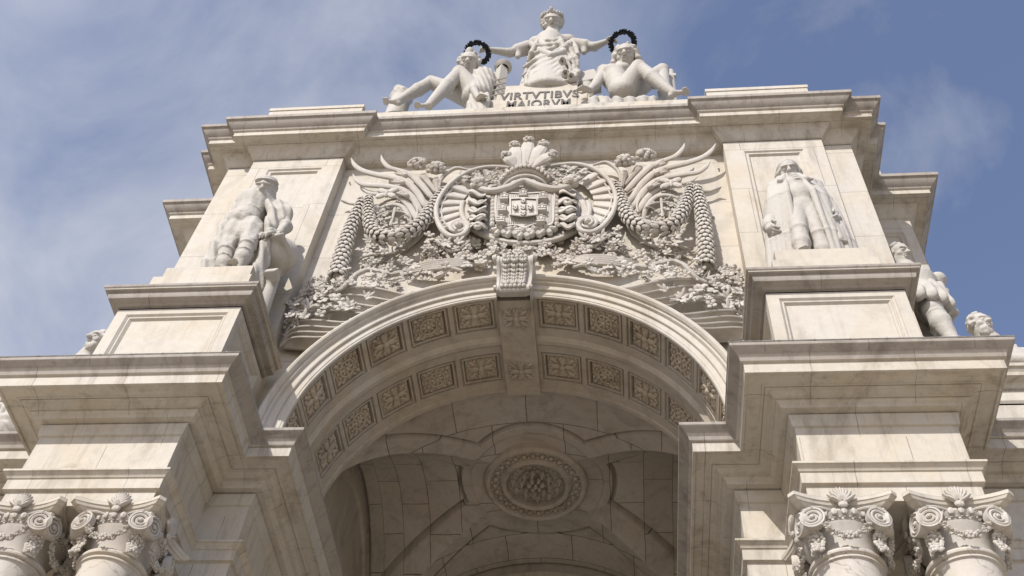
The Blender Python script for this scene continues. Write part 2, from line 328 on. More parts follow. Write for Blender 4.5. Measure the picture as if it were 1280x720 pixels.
b = MB(); b.box(-12.2, 12.2, 14.1, 14.3, 18.0, 33.5); part('rear_wall', b, 'wall')
def wallpath(p, z0, z1): return sweep(p, [(0, z0), (0, z1)])
for s in (-1, 1):
    q = [(-12.2, 14.2), (-12.2, 3.58), (-10.3, 3.58), (-10.3, 1.67), (-10.034, 1.67), (-10.034, 0.708), (-9.122, 0.708), (-9.122, 0.4625)]
    q2 = [(-6.1, 0.4625), (-6.1, YW+.01)]
    w = join(wallpath(q, 18.0, 32.24), wallpath(q2, 18.0, 32.24))
    pf = panel_face(-9.122, -6.1, 18.0, 32.24, (-8.50, -6.70, 22.9, 31.62), [(0.05, 0.05), (0.07, 0.0), (0.05, 0.07)], lambda u, v, d: (u, 0.462+d, v))
    # front steps of the rear pier get their own sunk panel, set 3 mm proud
    pr = panel_face(-12.19, -10.31, 22.6, 32.2, (-11.85, -10.65, 23.4, 31.5), [(0.05, 0.05), (0.06, 0.0), (0.05, 0.06)], lambda u, v, d: (u, 3.576+d, v))
    w2 = wallpath([(-12.2, 14.2), (-12.2, 3.58)], 18, 32.24); w3 = wallpath(q[2:], 18, 32.24); w4 = wallpath(q[1:3], 18, 22.7)
    w = join(w2, w3, w4, wallpath(q2, 18, 32.24)); f = pf; r = pr
    if s > 0: w, f, r = w.mirror(), pf.mirror(), pr.mirror()
    o = part('attic_pier', w, 'wall'); part('panel_frame', f, 'wall', o, recalc=True); part('rear_panel', r, 'wall', o, recalc=True)
    b = MB(); x0, x1 = sorted((s*5.72, s*8.95)); b.box(x0, x1, -0.28, 2.0, 33.5, 34.46); b.box(x0-.03, x1+.03, -0.31, 2.0, 34.3, 34.48); part('blocking_course', b, 'plain', o)
    b = MB(); x0, x1 = sorted((s*10.4, s*11.6)); b.box(x0, x1, 2.9, 6, 33.5, 34.6); part('rear_block', b, 'plain', o)
b = MB(); b.box(-5.45, 5.3, -0.27, 2.6, 33.455, 33.70); b.box(-5.42, 5.27, -0.22, 2.6, 33.70, 33.76); b.box(-5.35, 5.2, -0.16, 2.6, 33.76, 34.1); part('blocking_course', b, 'mould')
# front wall with the arch cut out of it
b = MB(); RO = 5.62; xs = np.concatenate([[-6.1], AX+RO*np.sin(np.linspace(-np.pi/2, np.pi/2, 65)), [6.1]])
rows = []
for x in xs:
    dd = RO*RO-(x-AX)**2; zb = ZA+math.sqrt(dd) if dd > 1e-6 else 18.0
    rows.append([(x, YW, zb+(32.25-zb)*t) for t in (0, 0.33, 0.66, 1)])
part('front_wall', MB().grid(rows), 'wall')
# ------------------------------------------------------------------ archivolt, keystone and arch soffit
APR = [(RI, 0.34), (RI, 0.30), (RI+.02, 0.27), (5.10, 0.265), (5.11, 0.25), (5.24, 0.24), (5.25, 0.19), (5.27, 0.175), (5.40, 0.165), (5.415, 0.115), (5.43, 0.09), (5.475, 0.08), (5.485, 0.03), (5.53, -0.03), (5.575, -0.05), (5.60, -0.045), (5.63, -0.03), (5.64, 0.0), (5.64, YW+.02)]
th = np.concatenate([np.linspace(-np.pi/2, np.pi/2, 121)])
rows = [[(AX-r, y, 18.06) for r, y in APR]]+[[(AX+r*math.sin(t), y, ZA+r*math.cos(t)) for r, y in APR] for t in th]+[[(AX+r, y, 18.06) for r, y in APR]]
mb = MB().grid(rows, flip=True)
rm = stone('archivolt_limestone', BASE, WARM, DARK, 0.45, None); M['archi'] = rm
part('archivolt', mb, 'archi')
def arc(r, t, y): return np.array((AX+r*math.sin(t), y, ZA+r*math.cos(t)))
# soffit band with recessed coffers
KS_ = [k for k in range(-6, 7) if k]
cang = lambda k: k*R_(14.05)+(-R_(1.4) if k > 0 else R_(1.4))
def coffered(y0, y1, yc, name):
    """One band of the arch soffit: curved sheet with holes, each hole filled by stepped frames."""
    HT, HYc = R_(6.35), .495; ys = [y0, yc-HYc, yc+HYc, y1]; ts = [-np.pi/2-.02]
    for k in KS_: c = cang(k); ts += list(np.linspace(c-HT, c+HT, 7))
    ts.append(np.pi/2+.02); tt = []
    for a_, c_ in zip(ts[:-1], ts[1:]): n = max(1, int(abs(c_-a_)/R_(2.2))); tt += list(np.linspace(a_, c_, n, endpoint=False))
    tt.append(ts[-1]); m = MB(); P = [[(AX-RI, y, 18.0) for y in ys]]+[[arc(RI, t, y) for y in ys] for t in tt]+[[(AX+RI, y, 18.0) for y in ys]]; m.grid(P); F = []
    for i, f in enumerate(m.f):
        row, col = divmod(i, 3); tm = None if row in (0, len(P)-2) else (tt[row-1]+tt[row])/2
        if col == 1 and tm is not None and any(abs(tm-cang(k)) < HT for k in KS_): continue
        F.append(f)
    m.f = F; o = part(name, m, 'coffer')
    for k in KS_:
        c = cang(k); rows = []
        for ins, dep in ((0, 0), (.012, .07), (.05, .07), (.055, .012), (.10, .012), (.105, .17)):
            ht, hy = HT-ins/RI, HYc-ins; per = [(c-ht, -hy+2*hy*q/4) for q in range(4)]+[(c-ht+2*ht*q/6, hy) for q in range(6)]+[(c+ht, hy-2*hy*q/4) for q in range(4)]+[(c+ht-2*ht*q/6, -hy) for q in range(6)]
            rows.append([arc(RI+dep, t, yc+y) for t, y in per])
        f = MB(); f.grid(rows, close_v=True); n = len(rows[0]); f.f.append(tuple(f.n-n+i for i in range(n))); part('coffer_frame', f, 'coffer', o, recalc=True)
    return o
def coffer_ornament(kind):
    """Local frame: x along the arch, y along the vault, z out of the sunk panel. 0.86 x 0.74 field."""
    b = MB(); rg = np.random.default_rng(31+kind); Zv = (0, 0, 1)
    def lf(x, y, a, l, w, h=.06): l, w, h = l*1.12, w*1.1, h*.75; d = np.array((math.cos(a), math.sin(a), 0)); b.ell((x, y, .02), [d, (-d[1], d[0], 0), Zv], (l, w, h), 5, 7)
    if kind == 0:
        for q in range(4):
            a = q*np.pi/2; lf(.16*math.cos(a), .14*math.sin(a), a, .12, .075, .08)
            for s in (-1, 1): lf(.27*math.cos(a)+.05*s*math.sin(a), .24*math.sin(a)+.05*s*math.cos(a), a+s*.5, .07, .035)
            a += np.pi/4; lf(.24*math.cos(a)*1.15, .24*math.sin(a), a, .10, .05); lf(.33*math.cos(a)*1.1, .30*math.sin(a), a, .055, .05)
            for s in (-1, 1): lf(.31*math.cos(a+.3*s)*1.1, .28*math.sin(a+.3*s), a+s, .05, .033)
        b.ell((0, 0, .06), I3, (.08, .08, .07))
    else:
        b.tube([(0.20*math.cos(t), 0.20*math.sin(t), .03) for t in np.linspace(0, 2*np.pi, 21)], .028, 6, up=(0, 0, 1))
        for q in range(8): a = q*np.pi/4; lf(.11*math.cos(a), .11*math.sin(a), a, .07, .035, .05)
        for q in range(12): a = q*np.pi/6; lf(.27*math.cos(a), .26*math.sin(a), a, .045, .03, .05)
        for sx in (-1, 1):
            for sy in (-1, 1): lf(sx*.29, sy*.235, .8*sx*sy, .07, .05); lf(sx*.325, sy*.12, 1.5, .055, .03); lf(sx*.18, sy*.27, 0, .055, .028)
        b.ell((0, 0, .05), I3, (.05, .05, .07))
    b.box(-.375, .375, -.31, .31, -.12, 0.0); b.v = [v*np.array((1.12, 1.17, 1)) for v in b.v]
    return b
ORN = [coffer_ornament(0), coffer_ornament(1)]
def place_local(mb, o, X, Y, Z): return MB().add(mb.verts()@np.array([X, Y, Z])+o, mb.f)
for y0, yn in ((0.03, 0), (1.83, 1)):
    pass
bandA = coffered(.31, 1.56, .81, 'coffered_band'); bandB = coffered(1.86, 3.4, 2.61, 'coffered_band')
for band, yc in ((bandA, 0.81), (bandB, 2.61)):
    for k in range(-6, 7):
        if k == 0: continue
        c = k*R_(14.05)+(-R_(1.4) if k > 0 else R_(1.4))
        X = np.array((math.cos(c), 0, -math.sin(c))); Z = -np.array((math.sin(c), 0, math.cos(c)))
        mb = place_local(ORN[(abs(k)+1) % 2], arc(RI+.065, c, yc), X, np.array((0, 1.0, 0)), Z)
        part('coffer_flower', mb, 'field', band, recalc=True)
def arcband(prof, t0, t1, n=97): return MB().grid([[arc(r, t, y) for r, y in prof] for t in np.linspace(t0, t1, n)], flip=False)
part('soffit_fillet', arcband([(RI+.0, 1.55), (RI-.02, 1.57), (RI-.05, 1.62), (RI-.09, 1.66), (RI-.09, 1.78), (RI-.05, 1.82), (RI-.02, 1.86), (RI, 1.88)], -np.pi/2, np.pi/2), 'coffer')
part('soffit_edge', arcband([(RI, 3.36), (RI-.06, 3.37), (RI-.06, 3.5), (RI+.5, 3.52)], -np.pi/2, np.pi/2), 'coffer')
# band behind the keystone
kb = MB(); kb.box(AX-.46, AX+.46, 0.25, 3.5, ZA+RI-.20, ZA+RI+.1); KB = part('keystone_band', kb, 'coffer')
for yc in (.81, 2.61):
    fl = MB(); fl.add(*[(coffer_ornament(0).verts()*0.9), coffer_ornament(0).f]); part('rosette_flower', place_local(fl, np.array((AX, yc, ZA+RI-.212)), np.array((1., 0, 0)), np.array((0, 1., 0)), np.array((0, 0, -1.))), 'coffer', KB, recalc=True)
# ------------------------------------------------------------------ the vault over the passage
YC, HX, HY = 7.3, 5.3, 3.85; ZV = ZA-.1
nx, ny = 341, 261; xs = np.linspace(-HX, HX, nx); ys = np.linspace(YC-HY, YC+HY, ny)
Xg, Yg = np.meshgrid(xs, ys, indexing='ij')
zm = ZV+HX*np.sqrt(np.clip(1-(Xg/HX)**2, 0, 1)); ztr = ZV+HX*np.sqrt(np.clip(1-((Yg-YC)/HY)**2, 0, 1))
Zg = np.maximum(zm, ztr)
rr = np.hypot((Xg-AX), (Yg-YC)); ux, uy = np.abs(Xg)/HX, np.abs(Yg-YC)/HY
mar = np.where(uy > ux, (uy-ux)*HX*0.72, (ux-uy)*HY*0.75)-0.62
inn = np.minimum(mar, rr-2.32); inn = np.minimum(inn, np.where(uy > ux, (HY-0.05-np.abs(Yg-YC)), (HX-.05-np.abs(Xg))))
Zg = Zg+np.clip(inn/0.05, 0, 1)*0.06+.26*np.exp(-(inn/.042)**2)+np.clip((2.0-rr)/0.04, 0, 1)*0.07
vb = MB(); vb.grid(np.stack([Xg+AX, Yg, Zg], -1), flip=True)
vb.uv = np.stack([np.where(uy > ux, np.arcsin(np.clip(Xg/HX, -1, 1))*HX, (Yg-YC)*1.2)*S, np.where(uy > ux, (Yg-YC), np.arcsin(np.clip((Xg)/HX, -1, 1))*HX)*S], -1).reshape(-1, 2)
VA = part('vault', vb, 'vault')
for s in (-1, 1):
    b = MB(); b.grid([[(s*(HX+.0)+AX, y, 15.0), (s*(HX+.0)+AX, y, 25)] for y in (3.3, 11.3)], flip=s > 0)
    bb = MB(); bb.grid([[(AX+s*(HX-d), YC-r*HY/HX*math.cos(t), ZV+r*math.sin(t)) for r, d in ((4.6, 0), (4.62, .1), (4.85, .1), (4.87, 0))] for t in np.linspace(0, np.pi, 60)], flip=s > 0)
    w = part('lunette_wall', b, 'vault', VA); part('lunette_rib', bb, 'coffer', VA, recalc=True)
# end walls over the two arches of the passage (the arch ring drops below the vault)
for y, fl in ((3.5, 1), (11.12, -1)):
    RB = RI if fl > 0 else 4.75
    b = MB().grid([[(AX+r*math.sin(t), y, ZA+r*math.cos(t)) for r in (RB, 6.3)] for t in np.linspace(-np.pi/2, np.pi/2, 61)]); part('end_wall', b, 'vault', VA, recalc=True)
b = MB().grid([[(AX+4.75*math.sin(t), y, ZA+4.75*math.cos(t)) for y in (11.1, 11.25, 14.6)] for t in np.linspace(-np.pi/2, np.pi/2, 61)]); part('rear_arch', b, 'vault', VA, recalc=True)
b = MB().grid([[(AX+r*math.sin(t), y, ZA+r*math.cos(t)) for r, y in ((4.75, 11.12), (4.72, 11.06), (4.92, 11.02), (4.98, 11.1))] for t in np.linspace(-np.pi/2, np.pi/2, 61)]); part('rear_rib', b, 'coffer', VA, recalc=True)
b = MB(); b.box(AX-.5, AX+.5, 11.2, 14.5, ZA+4.5, ZA+4.9); part('rear_key_band', b, 'coffer', VA)
# rosette in the middle of the vault
ZR = ZV+HX+.05; RC = np.array((AX+.05, YC, ZR))
RO_ = group_empty('rosette', A, RC)
b = MB(); pf = [(0.0, .22), (.84, .22), (.88, -.22), (.98, -.28), (1.06, -.2), (1.10, -.12), (1.32, -.12), (1.36, -.22), (1.46, -.25), (1.54, -.16), (1.56, 0.05)]
b.lathe(RC, pf, 64); part('rosette_ring', b, 'coffer', RO_, recalc=True)
b = MB()
for k in range(28):
    a = k*2*np.pi/28; d = np.array((math.cos(a), math.sin(a), 0)); e = np.array((-d[1], d[0], 0))
    b.ell(RC+d*1.21+(0, 0, -.15), [d, e, (0, 0, 1)], (.085, .075, .09)); b.ell(RC+d*1.30+e*.13+(0, 0, -.14), [d, e, (0, 0, 1)], (.05, .05, .07)); b.ell(RC+d*1.13+e*.13+(0, 0, -.14), [d, e, (0, 0, 1)], (.05, .06, .07))
part('leaf_band', b, 'coffer', RO_)
b = MB()
for ring, (n, rad, a_, b_, h, zz) in enumerate(((12, .70, .115, .125, .15, .02), (12, .70, .05, .06, .10, -.10), (9, .42, .10, .10, .16, -.06), (9, .42, .045, .05, .1, -.2), (6, .19, .095, .075, .14, -.14))):
    for k in range(n):
        a = (k+.5*(ring in (2, 3)))*2*np.pi/n; d = np.array((math.cos(a), math.sin(a), 0)); e = np.array((-d[1], d[0], 0)); b.ell(RC+d*rad+(0, 0, zz), [d, e, (0, 0, 1)], (a_, b_, h))
        if ring in (0, 2):
            for s_ in (-1, 1): q = math.pi/n*.8*s_; d2 = np.array((math.cos(a+q), math.sin(a+q), 0)); b.ell(RC+d2*(rad+.07)+(0, 0, zz+.03), I3, (.05, .05, .1), 5, 6)
b.ell(RC+(0, 0, -.2), I3, (.07, .07, .14)); part('petals', b, 'coffer', RO_)
# keystone console
kp = smooth([(-.02, 23.72), (-.20, 23.70), (-.27, 23.80), (-.22, 23.93), (-.16, 24.1), (-.19, 24.4), (-.34, 24.62), (-.44, 24.74), (-.46, 24.88), (-.40, 24.98), (-.2, 25.05), (.2, 25.1)], 40)
b = MB(); rows = []
for x in (AX-.43, AX-.36, AX-.34, AX+.34, AX+.36, AX+.43):
    dd = 0.03 if abs(x-AX) < .35 else 0.0; wd = lambda z: 1+0.14*(z-23.7)/1.3
    rows.append([(AX+(x-AX)*wd(z), y+dd, z) for y, z in kp])
b.grid(rows)
for s in (-1, 1):
    k = [(AX+s*.43*wd(z), y, z) for y, z in kp]; kk = [(p[0], 0.6, p[2]) for p in k]; b.grid([k, kk])
KS = part('keystone', b, 'carved', recalc=True)
b = MB()
for s in (-1, 0, 1):
    for i, (z, y) in enumerate(((23.98, -.21), (24.10, -.17), (24.22, -.18), (24.34, -.20), (24.46, -.25), (24.58, -.32), (24.70, -.41))):
        w = .9+.1*i/6
        for q in (-1, 1): b.ell((AX+s*.22*w+q*.055, y-.02, z+.02), [nrm3((q*.6, -.2, .8)), (0, 1, 0), nrm3((.8, 0, -q*.6))], (.10, .06, .045), 5, 6)
        b.ell((AX+s*.22*w, y-.05, z), I3, (.025, .04, .08), 5, 6)
for k in range(6): b.ell((AX-.28+.112*k, -.44, 24.86), I3, (.06, .07, .08))
for k in range(6): b.ell((AX-.28+.112*k, -.26, 23.83), I3, (.06, .06, .07))
for s in (-1, 1): b.tube([(AX+s*.45, -.40, 24.88), (AX+s*.56, -.36, 24.88)], .12, 14); b.tube([(AX+s*.40, -.22, 23.82), (AX+s*.48, -.2, 23.82)], .08, 12)
part('keystone_leaf', b, 'carved', KS)
# ------------------------------------------------------------------ columns and capitals
RT = 0.56
def capital_parts():
    """Capital around the origin, z = 0 at the astragal and 1.05 at the top of the abacus."""
    o = {}
    b = MB(); b.lathe((0, 0, 0), [(RT, .02), (RT-.01, .12), (RT-.01, .26), (RT+.04, .42), (RT+.10, .54), (RT+.12, .60), (RT+.08, .66), (RT+.08, .84)], 36); o['bell'] = b
    # echinus with eggs and a row of beads
    b = MB(); b.lathe((0, 0, 0), [(RT+.11, .60), (RT+.13, .61), (RT+.12, .65), (RT+.15, .68), (RT+.19, .75), (RT+.15, .82), (.3, .84)], 40)
    for k in range(28):
        a = k*2*np.pi/28; d = np.array((math.cos(a), math.sin(a), 0)); e = np.array((-d[1], d[0], 0))
        b.ell(d*(RT+.185)+(0, 0, .735), [d, e, (0, 0, 1)], (.045, .058, .075), 5, 6)
    for k in range(52):
        a = k*2*np.pi/52; b.ell(((RT+.14)*math.cos(a), (RT+.14)*math.sin(a), .642), I3, (.028, .028, .02), 4, 6)
    o['echinus'] = b
    # abacus: four concave sides meeting in cut horns
    def side(w, sag, cut, n=13):
        pts = []
        for q in range(4):
            a = q*np.pi/2; ca, sa = math.cos(a), math.sin(a)
            for t in np.linspace(-1, 1, n):
                x = t*(w-cut); y = -(w)+sag*(1-t*t); pts.append((x*ca-y*sa, x*sa+y*ca))
        return pts
    b = MB(); rows = []
    for w, sag, z in ((.60, .06, .80), (.74, .14, .84), (.80, .16, .87), (.83, .17, .90), (.86, .18, .905), (.90, .20, .96), (.92, .20, .97), (.92, .20, 1.05)): rows.append([(x, y, z) for x, y in side(w, sag, .10)])
    b.grid(rows, close_v=True, flip=False); k = len(rows[0]); b.f.append(tuple(b.n-k+i for i in range(k))); o['abacus'] = b
    def vol(c, n_, e_, r):
        """volute disc: axis n_, e_ points away from the face centre."""
        n_, e_ = np.array(n_, float), np.array(e_, float); up = np.array((0, 0, 1.)); c = np.array(c, float); v = MB()
        disc = []; m = 22
        for rad, dep in ((.01, .0), (r*.80, .0), (r*.86, .03), (r, .03), (r*1.02, 0), (r*.96, -.11), (r*.6, -.15)):
            disc.append([c+n_*dep+rad*(math.cos(t)*e_+math.sin(t)*up) for t in np.linspace(0, 2*np.pi, m, endpoint=False)])
        v.grid(disc, close_v=True)
        tt = np.linspace(0, 2*np.pi*2.3, 44); v.tube([c+n_*.015+(r*.92*(1-.86*t/tt[-1]))*(math.cos(np.pi/2-t)*e_+math.sin(np.pi/2-t)*up) for t in tt], np.linspace(.034, .02, 44), 6, up=n_)
        v.ell(c+n_*.02, [e_, up, n_], (.045, .045, .05))
        return v
    vols, leaves, shells, garl = [], [], [], []
    for q in range(4):
        a = q*np.pi/2; ca, sa = math.cos(a), math.sin(a); rot = np.array(((ca, sa, 0), (-sa, ca, 0), (0, 0, 1)))
        for s in (-1, 1):
            vv = MB(); n_ = np.array((s*.28, -1, 0)); n_ /= np.linalg.norm(n_); e_ = np.array((s*1.0, .28, 0)); e_ /= np.linalg.norm(e_)
            w = vol((s*.555, -.74, .58), n_, e_, .215); vv.add(w.verts(), w.f)
            # band curling from the abacus into the volute
            p = smooth([(s*.20, -.70, .78), (s*.38, -.745, .80), (s*.555, -.765, .795)], 14); vv.tube(p, [.02, .03, .03], 6); vols.append(MB().add(vv.verts()@rot, vv.f))
        sh = MB()
        for k in range(9):                            # scallop shell on the abacus
            t = R_(-64+16*k); d = np.array((math.sin(t), 0, math.cos(t))); e = np.array((math.cos(t), 0, -math.sin(t))); sh.ell(np.array((0, -.79, .86))+d*np.array((.13, 1, .22)), [nrm3(d*(1, 1, 1.6)), nrm3(np.array((1.6*e[0], 0, e[2]))), (0, 1, 0)], (.17, .036, .055), 6, 6)
        sh.ell((0, -.79, .84), I3, (.09, .05, .07)); shells.append(MB().add(sh.verts()@rot, sh.f))
        gl = MB(); pth = smooth([(-.38, -.74, .42), (-.27, -.72, .30), (-.12, -.70, .21), (0, -.71, .18), (.12, -.70, .21), (.27, -.72, .30), (.38, -.74, .42)], 26)
        rg = np.random.default_rng(3)
        for i, p in enumerate(pth):
            for k in range(4):
                d = rg.normal(size=3); d[1] = -abs(d[1]); d /= np.linalg.norm(d); e = np.cross(d, (0.3, 0.2, 1)); e /= np.linalg.norm(e); gl.ell(p+d*.045, [d, e, np.cross(d, e)], (.05, .035, .02), 4, 6)
        for k in range(6):
            t = k*np.pi/3; gl.ell((.055*math.cos(t), -.78, .18+.055*math.sin(t)), I3, (.035, .03, .035), 4, 6)
        gl.ell((0, -.80, .18), I3, (.03, .03, .03), 4, 6); garl.append(MB().add(gl.verts()@rot, gl.f))
        lf = MB()                                     # acanthus hanging below the corner volutes
        c0 = np.array((.60, -.60, 0)); dg = np.array((.7071, -.7071, 0)); tg = np.array((.7071, .7071, 0))
        for i, z in enumerate(np.linspace(.46, .02, 10)):
            off = -.03-.10*math.sin(i/9*np.pi*.9); w = .16*(1-.3*abs(i-4)/5)
            for s in np.linspace(-1, 1, 5):
                lf.ell(c0+dg*(off+.05*(1-s*s)+rg.normal()*.010)+tg*s*w*.8+(0, 0, z-.04*abs(s)+rg.normal()*.012), [nrm3(tg+.4*rg.normal()*dg), dg, (0, 0, 1)], (.045, .035, .036), 4, 6)
        lf.ell(c0-dg*.02+(0, 0, .58), [tg, dg, (0, 0, 1)], (.17, .12, .20), 6, 8); lf.ell(c0+dg*.04+(0, 0, .70), [tg, dg, (0, 0, 1)], (.07, .06, .13), 6, 8)
        lf.ell(c0+dg*.09+(0, 0, .80), [tg, dg, (0, 0, 1)], (.07, .06, .07), 5, 6)
        for s in (-1, 1): lf.ell(c0+dg*.06+tg*s*.07+(0, 0, .76), [tg, dg, (0, 0, 1)], (.04, .05, .05), 4, 6)
        leaves.append(MB().add(lf.verts()@rot, lf.f))
    o['volute'] = vols; o['shell'] = shells; o['garland'] = garl; o['acanthus_leaf'] = leaves
    return o
CAPS = capital_parts(); proto = None
def capital(c, sc=1.0):
    global proto
    if proto is None:
        g_ = build('capital', CAPS['bell'].moved(*c), M['carved'], A, org=c)
        for k in ('echinus', 'abacus'): build(k, CAPS[k].moved(*c), M['carved' if k == 'echinus' else 'plain'], g_)
        for k in ('volute', 'shell', 'garland', 'acanthus_leaf'):
            for mb in CAPS[k]: build(k, mb.moved(*c), M['carved'], g_)
        proto = g_; return g_
    n = proto.copy(); COL.objects.link(n); n.parent = A; n.location = tuple(x*S for x in c); n.scale = (sc, sc, 1)
    for ch in proto.children:
        d = ch.copy(); COL.objects.link(d); d.parent = n
    return n
def column(c):
    b = MB(); pr = [(.62, 2.95), (.62, 3.1), (.68, 3.15)]; H = 13.95
    pr = [(.95, 2.75), (.95, 2.9), (.92, 2.95), (.97, 3.05), (.92, 3.15), (.80, 3.2), (.80, 3.27), (.86, 3.34), (.80, 3.42), (.72, 3.46), (.66, 3.6)]
    for t in np.linspace(0.02, 1, 12): pr.append((.66-(.66-RT)*t**1.6, 3.6+(13.72-3.6)*t))
    pr += [(RT+.015, 13.80), (RT+.05, 13.815), (RT+.05, 13.85), (RT+.02, 13.86), (RT+.03, 13.875), (RT+.085, 13.90), (RT+.095, 13.94), (RT+.075, 13.985), (RT-.02, 13.995)]
    b.lathe((c[0], c[1], 0), pr, 56); b.box(c[0]-1, c[0]+1, c[1]-1, c[1]+1, 2.5, 2.75); part('column', b, 'shaft')
    capital((c[0], c[1], 13.94))
for s in (-1, 1):
    for dx in (-.965, .965): column((s*XC+dx, -1.2))
for s in (-1, 1):
    for xa in (5.6, 6.53, 8.47, 10.6): capital((s*xa, 0.98, 13.94), 0.86)
# small lead clips along the gutters of the two main cornices
for s in (-1, 1):
    for k in range(8):
        b = MB(); x = s*XC-2.35+k*.67; b.tube([(x, -2.93, 18.02), (x, -2.935, 18.12), (x, -2.9, 18.13)], .022, 6); part('gutter_clip', b, 'lead')
    p = [(s*XC-s*2.64, 0.4, 18.07), (s*XC-s*2.64, -2.965, 18.07), (s*XC+s*2.64, -2.965, 18.07)]; b = MB(); b.tube(p[:2], .016, 5); b.tube(p[1:], .016, 5); part('conductor_cable', b, 'lead')
# ================================================================== carved relief of the front wall
MXC = 0.05
_MB = MB
class MB(_MB):                                      # carving is finer than building: slimmer rods
    def tube(s, path, rad, n=8, **k): return _MB.tube(s, path, np.asarray(rad)*.70 if not np.isscalar(rad) else rad*.70, n, **k)
def Wp(px, py, y=0.72): return at(px, py, y)
def zoomer(x0, y0, sc): return lambda pts, y=0.72: [Wp(x0+p[0]/sc, y0+p[1]/sc, p[2] if len(p) > 2 else y) for p in pts]
def mir(mb): V = mb.verts().copy(); V[:, 0] = 2*MXC-V[:, 0]; return MB().add(V, [f[::-1] for f in mb.f])
def leaf_axes(rg, tilt=0.5):
    a = rg.uniform(0, 2*np.pi); d = np.array((math.cos(a), -tilt*rg.uniform(0, 1), math.sin(a))); d /= np.linalg.norm(d)
    e = np.cross(d, (0, -1, 0)+0.3*rg.normal(size=3)); e /= np.linalg.norm(e); return d, e, np.cross(d, e)
def flower(b, c, r, rg, n=5, nrm=(0, -1, 0)):
    nrm = np.array(nrm, float)+0.25*rg.normal(size=3); nrm /= np.linalg.norm(nrm); u = np.cross(nrm, (0.2, 0.1, 1)); u /= np.linalg.norm(u); v = np.cross(nrm, u); a0 = rg.uniform(0, 6)
    for k in range(n):
        a = a0+2*np.pi*k/n; d = u*math.cos(a)+v*math.sin(a); dd = d+nrm*.35; dd /= np.linalg.norm(dd); e = np.cross(nrm, d); b.ell(np.array(c)+dd*r*.62, [dd, e, np.cross(dd, e)], (r*.46, r*.40, r*.2), 5, 7)
    b.ell(np.array(c)+nrm*r*.15, I3, (r*.22,)*3, 5, 6)
def lobed_leaf(b, c, d, nrm, ln, rg):
    """five-fingered leaf"""
    d = np.array(d, float); d /= np.linalg.norm(d); nrm = np.array(nrm, float); e = np.cross(nrm, d); e /= np.linalg.norm(e)
    for a, l in ((0, 1), (.75, .72), (-.75, .72), (1.4, .5), (-1.4, .5)):
        q = d*math.cos(a)+e*math.sin(a); q = q+nrm*rg.uniform(-.05, .3); q /= np.linalg.norm(q); b.ell(np.array(c)+q*ln*.45*l, [q, np.cross(nrm, q), nrm], (ln*.48*l, ln*.17, ln*.09), 5, 6)
def clutter(poly, n, size, rg, y=(0.55, 0.86), fl=0.35):
    """carved foliage filling a patch of the wall: leaves, buds and flowers packed side by side"""
    size *= .70; n = int(n*.80); b = MB(); P = np.array(poly, float); lo, hi = P.min(0), P.max(0); k = 0; tries = 0
    while k < n and tries < n*30:
        tries += 1; q = rg.uniform(lo, hi); ins = False
        for i in range(len(P)):
            a, c = P[i], P[i-1]
            if (a[1] > q[1]) != (c[1] > q[1]) and q[0] < (c[0]-a[0])*(q[1]-a[1])/(c[1]-a[1])+a[0]: ins = not ins
        if not ins: continue
        c = Wp(q[0], q[1], rg.uniform(*y)+.04); r = size*rg.uniform(.7, 1.3); t = rg.uniform(); k += 1
        if t < fl: flower(b, c, r, rg, 5)
        elif t < fl+.35:
            d, e, f = leaf_axes(rg, .8); lobed_leaf(b, c, d, (0, -1, 0), r*1.4, rg)
        elif t < fl+.5: b.ell(c, I3, (r*.35,)*3, 5, 7)
        else:
            d, e, f = leaf_axes(rg); p = [c+d*s*r+np.array((0, -.3*r*(1-s*s), 0))+e*.5*r*s*s for s in np.linspace(-1, 1, 7)]; b.tube(p, [r*.08, r*.2, r*.08], 6)
    return b
def both(name, mb, mat, parents):
    return [part(name, mb, mat, parents[0]), part(name, mir(mb), mat, parents[1])]
# ---- feather trophies with garlands
Z1 = zoomer(420, 180, 5.143)
fe = [([(625, 350, .80), (600, 325, .75), (545, 260, .66), (480, 200, .58), (400, 170, .50), (340, 150, .42), (303, 112, .36), (290, 72, .30)], [.12, .15, .17, .17, .15, .13, .10, .02]),
      ([(590, 420, .80), (565, 385, .72), (520, 310, .62), (450, 245, .53), (370, 218, .47), (260, 198, .42), (170, 172, .36), (120, 135, .30), (97, 90, .24)], [.12, .15, .17, .18, .18, .17, .15, .11, .02]),
      ([(560, 460, .80), (538, 430, .72), (500, 360, .62), (440, 303, .54), (360, 278, .48), (260, 268, .42), (180, 262, .38), (130, 232, .32), (108, 192, .26)], [.12, .15, .17, .17, .17, .16, .14, .10, .02]),
      ([(530, 500, .80), (512, 470, .72), (470, 400, .64), (420, 352, .57), (365, 332, .52), (290, 325, .48), (215, 315, .42), (168, 286, .36)], [.11, .14, .15, .15, .14, .13, .1, .02]),
      ([(478, 530, .80), (468, 470, .68), (435, 412, .60), (390, 390, .55), (335, 392, .55), (288, 410, .6), (262, 432, .7)], [.09, .11, .11, .1, .09, .07, .03])]
wingL = [(pts, w) for pts, w in fe]
WL = group_empty('feather_trophy', A, Wp(497, 240, .9)); WR = group_empty('feather_trophy', A, (2*MXC-WL_x, .9, WL_z)) if False else group_empty('feather_trophy', A, (2*MXC-Wp(497, 240, .9)[0], .9, Wp(497, 240, .9)[2]))
for pts, w in wingL:
    p = smooth(Z1(pts), 44); b = MB(); b.tube(p, [x*1.02 for x in w], 12, flat=0.6); both('feather', b, 'carved', (WL, WR))
cb = []
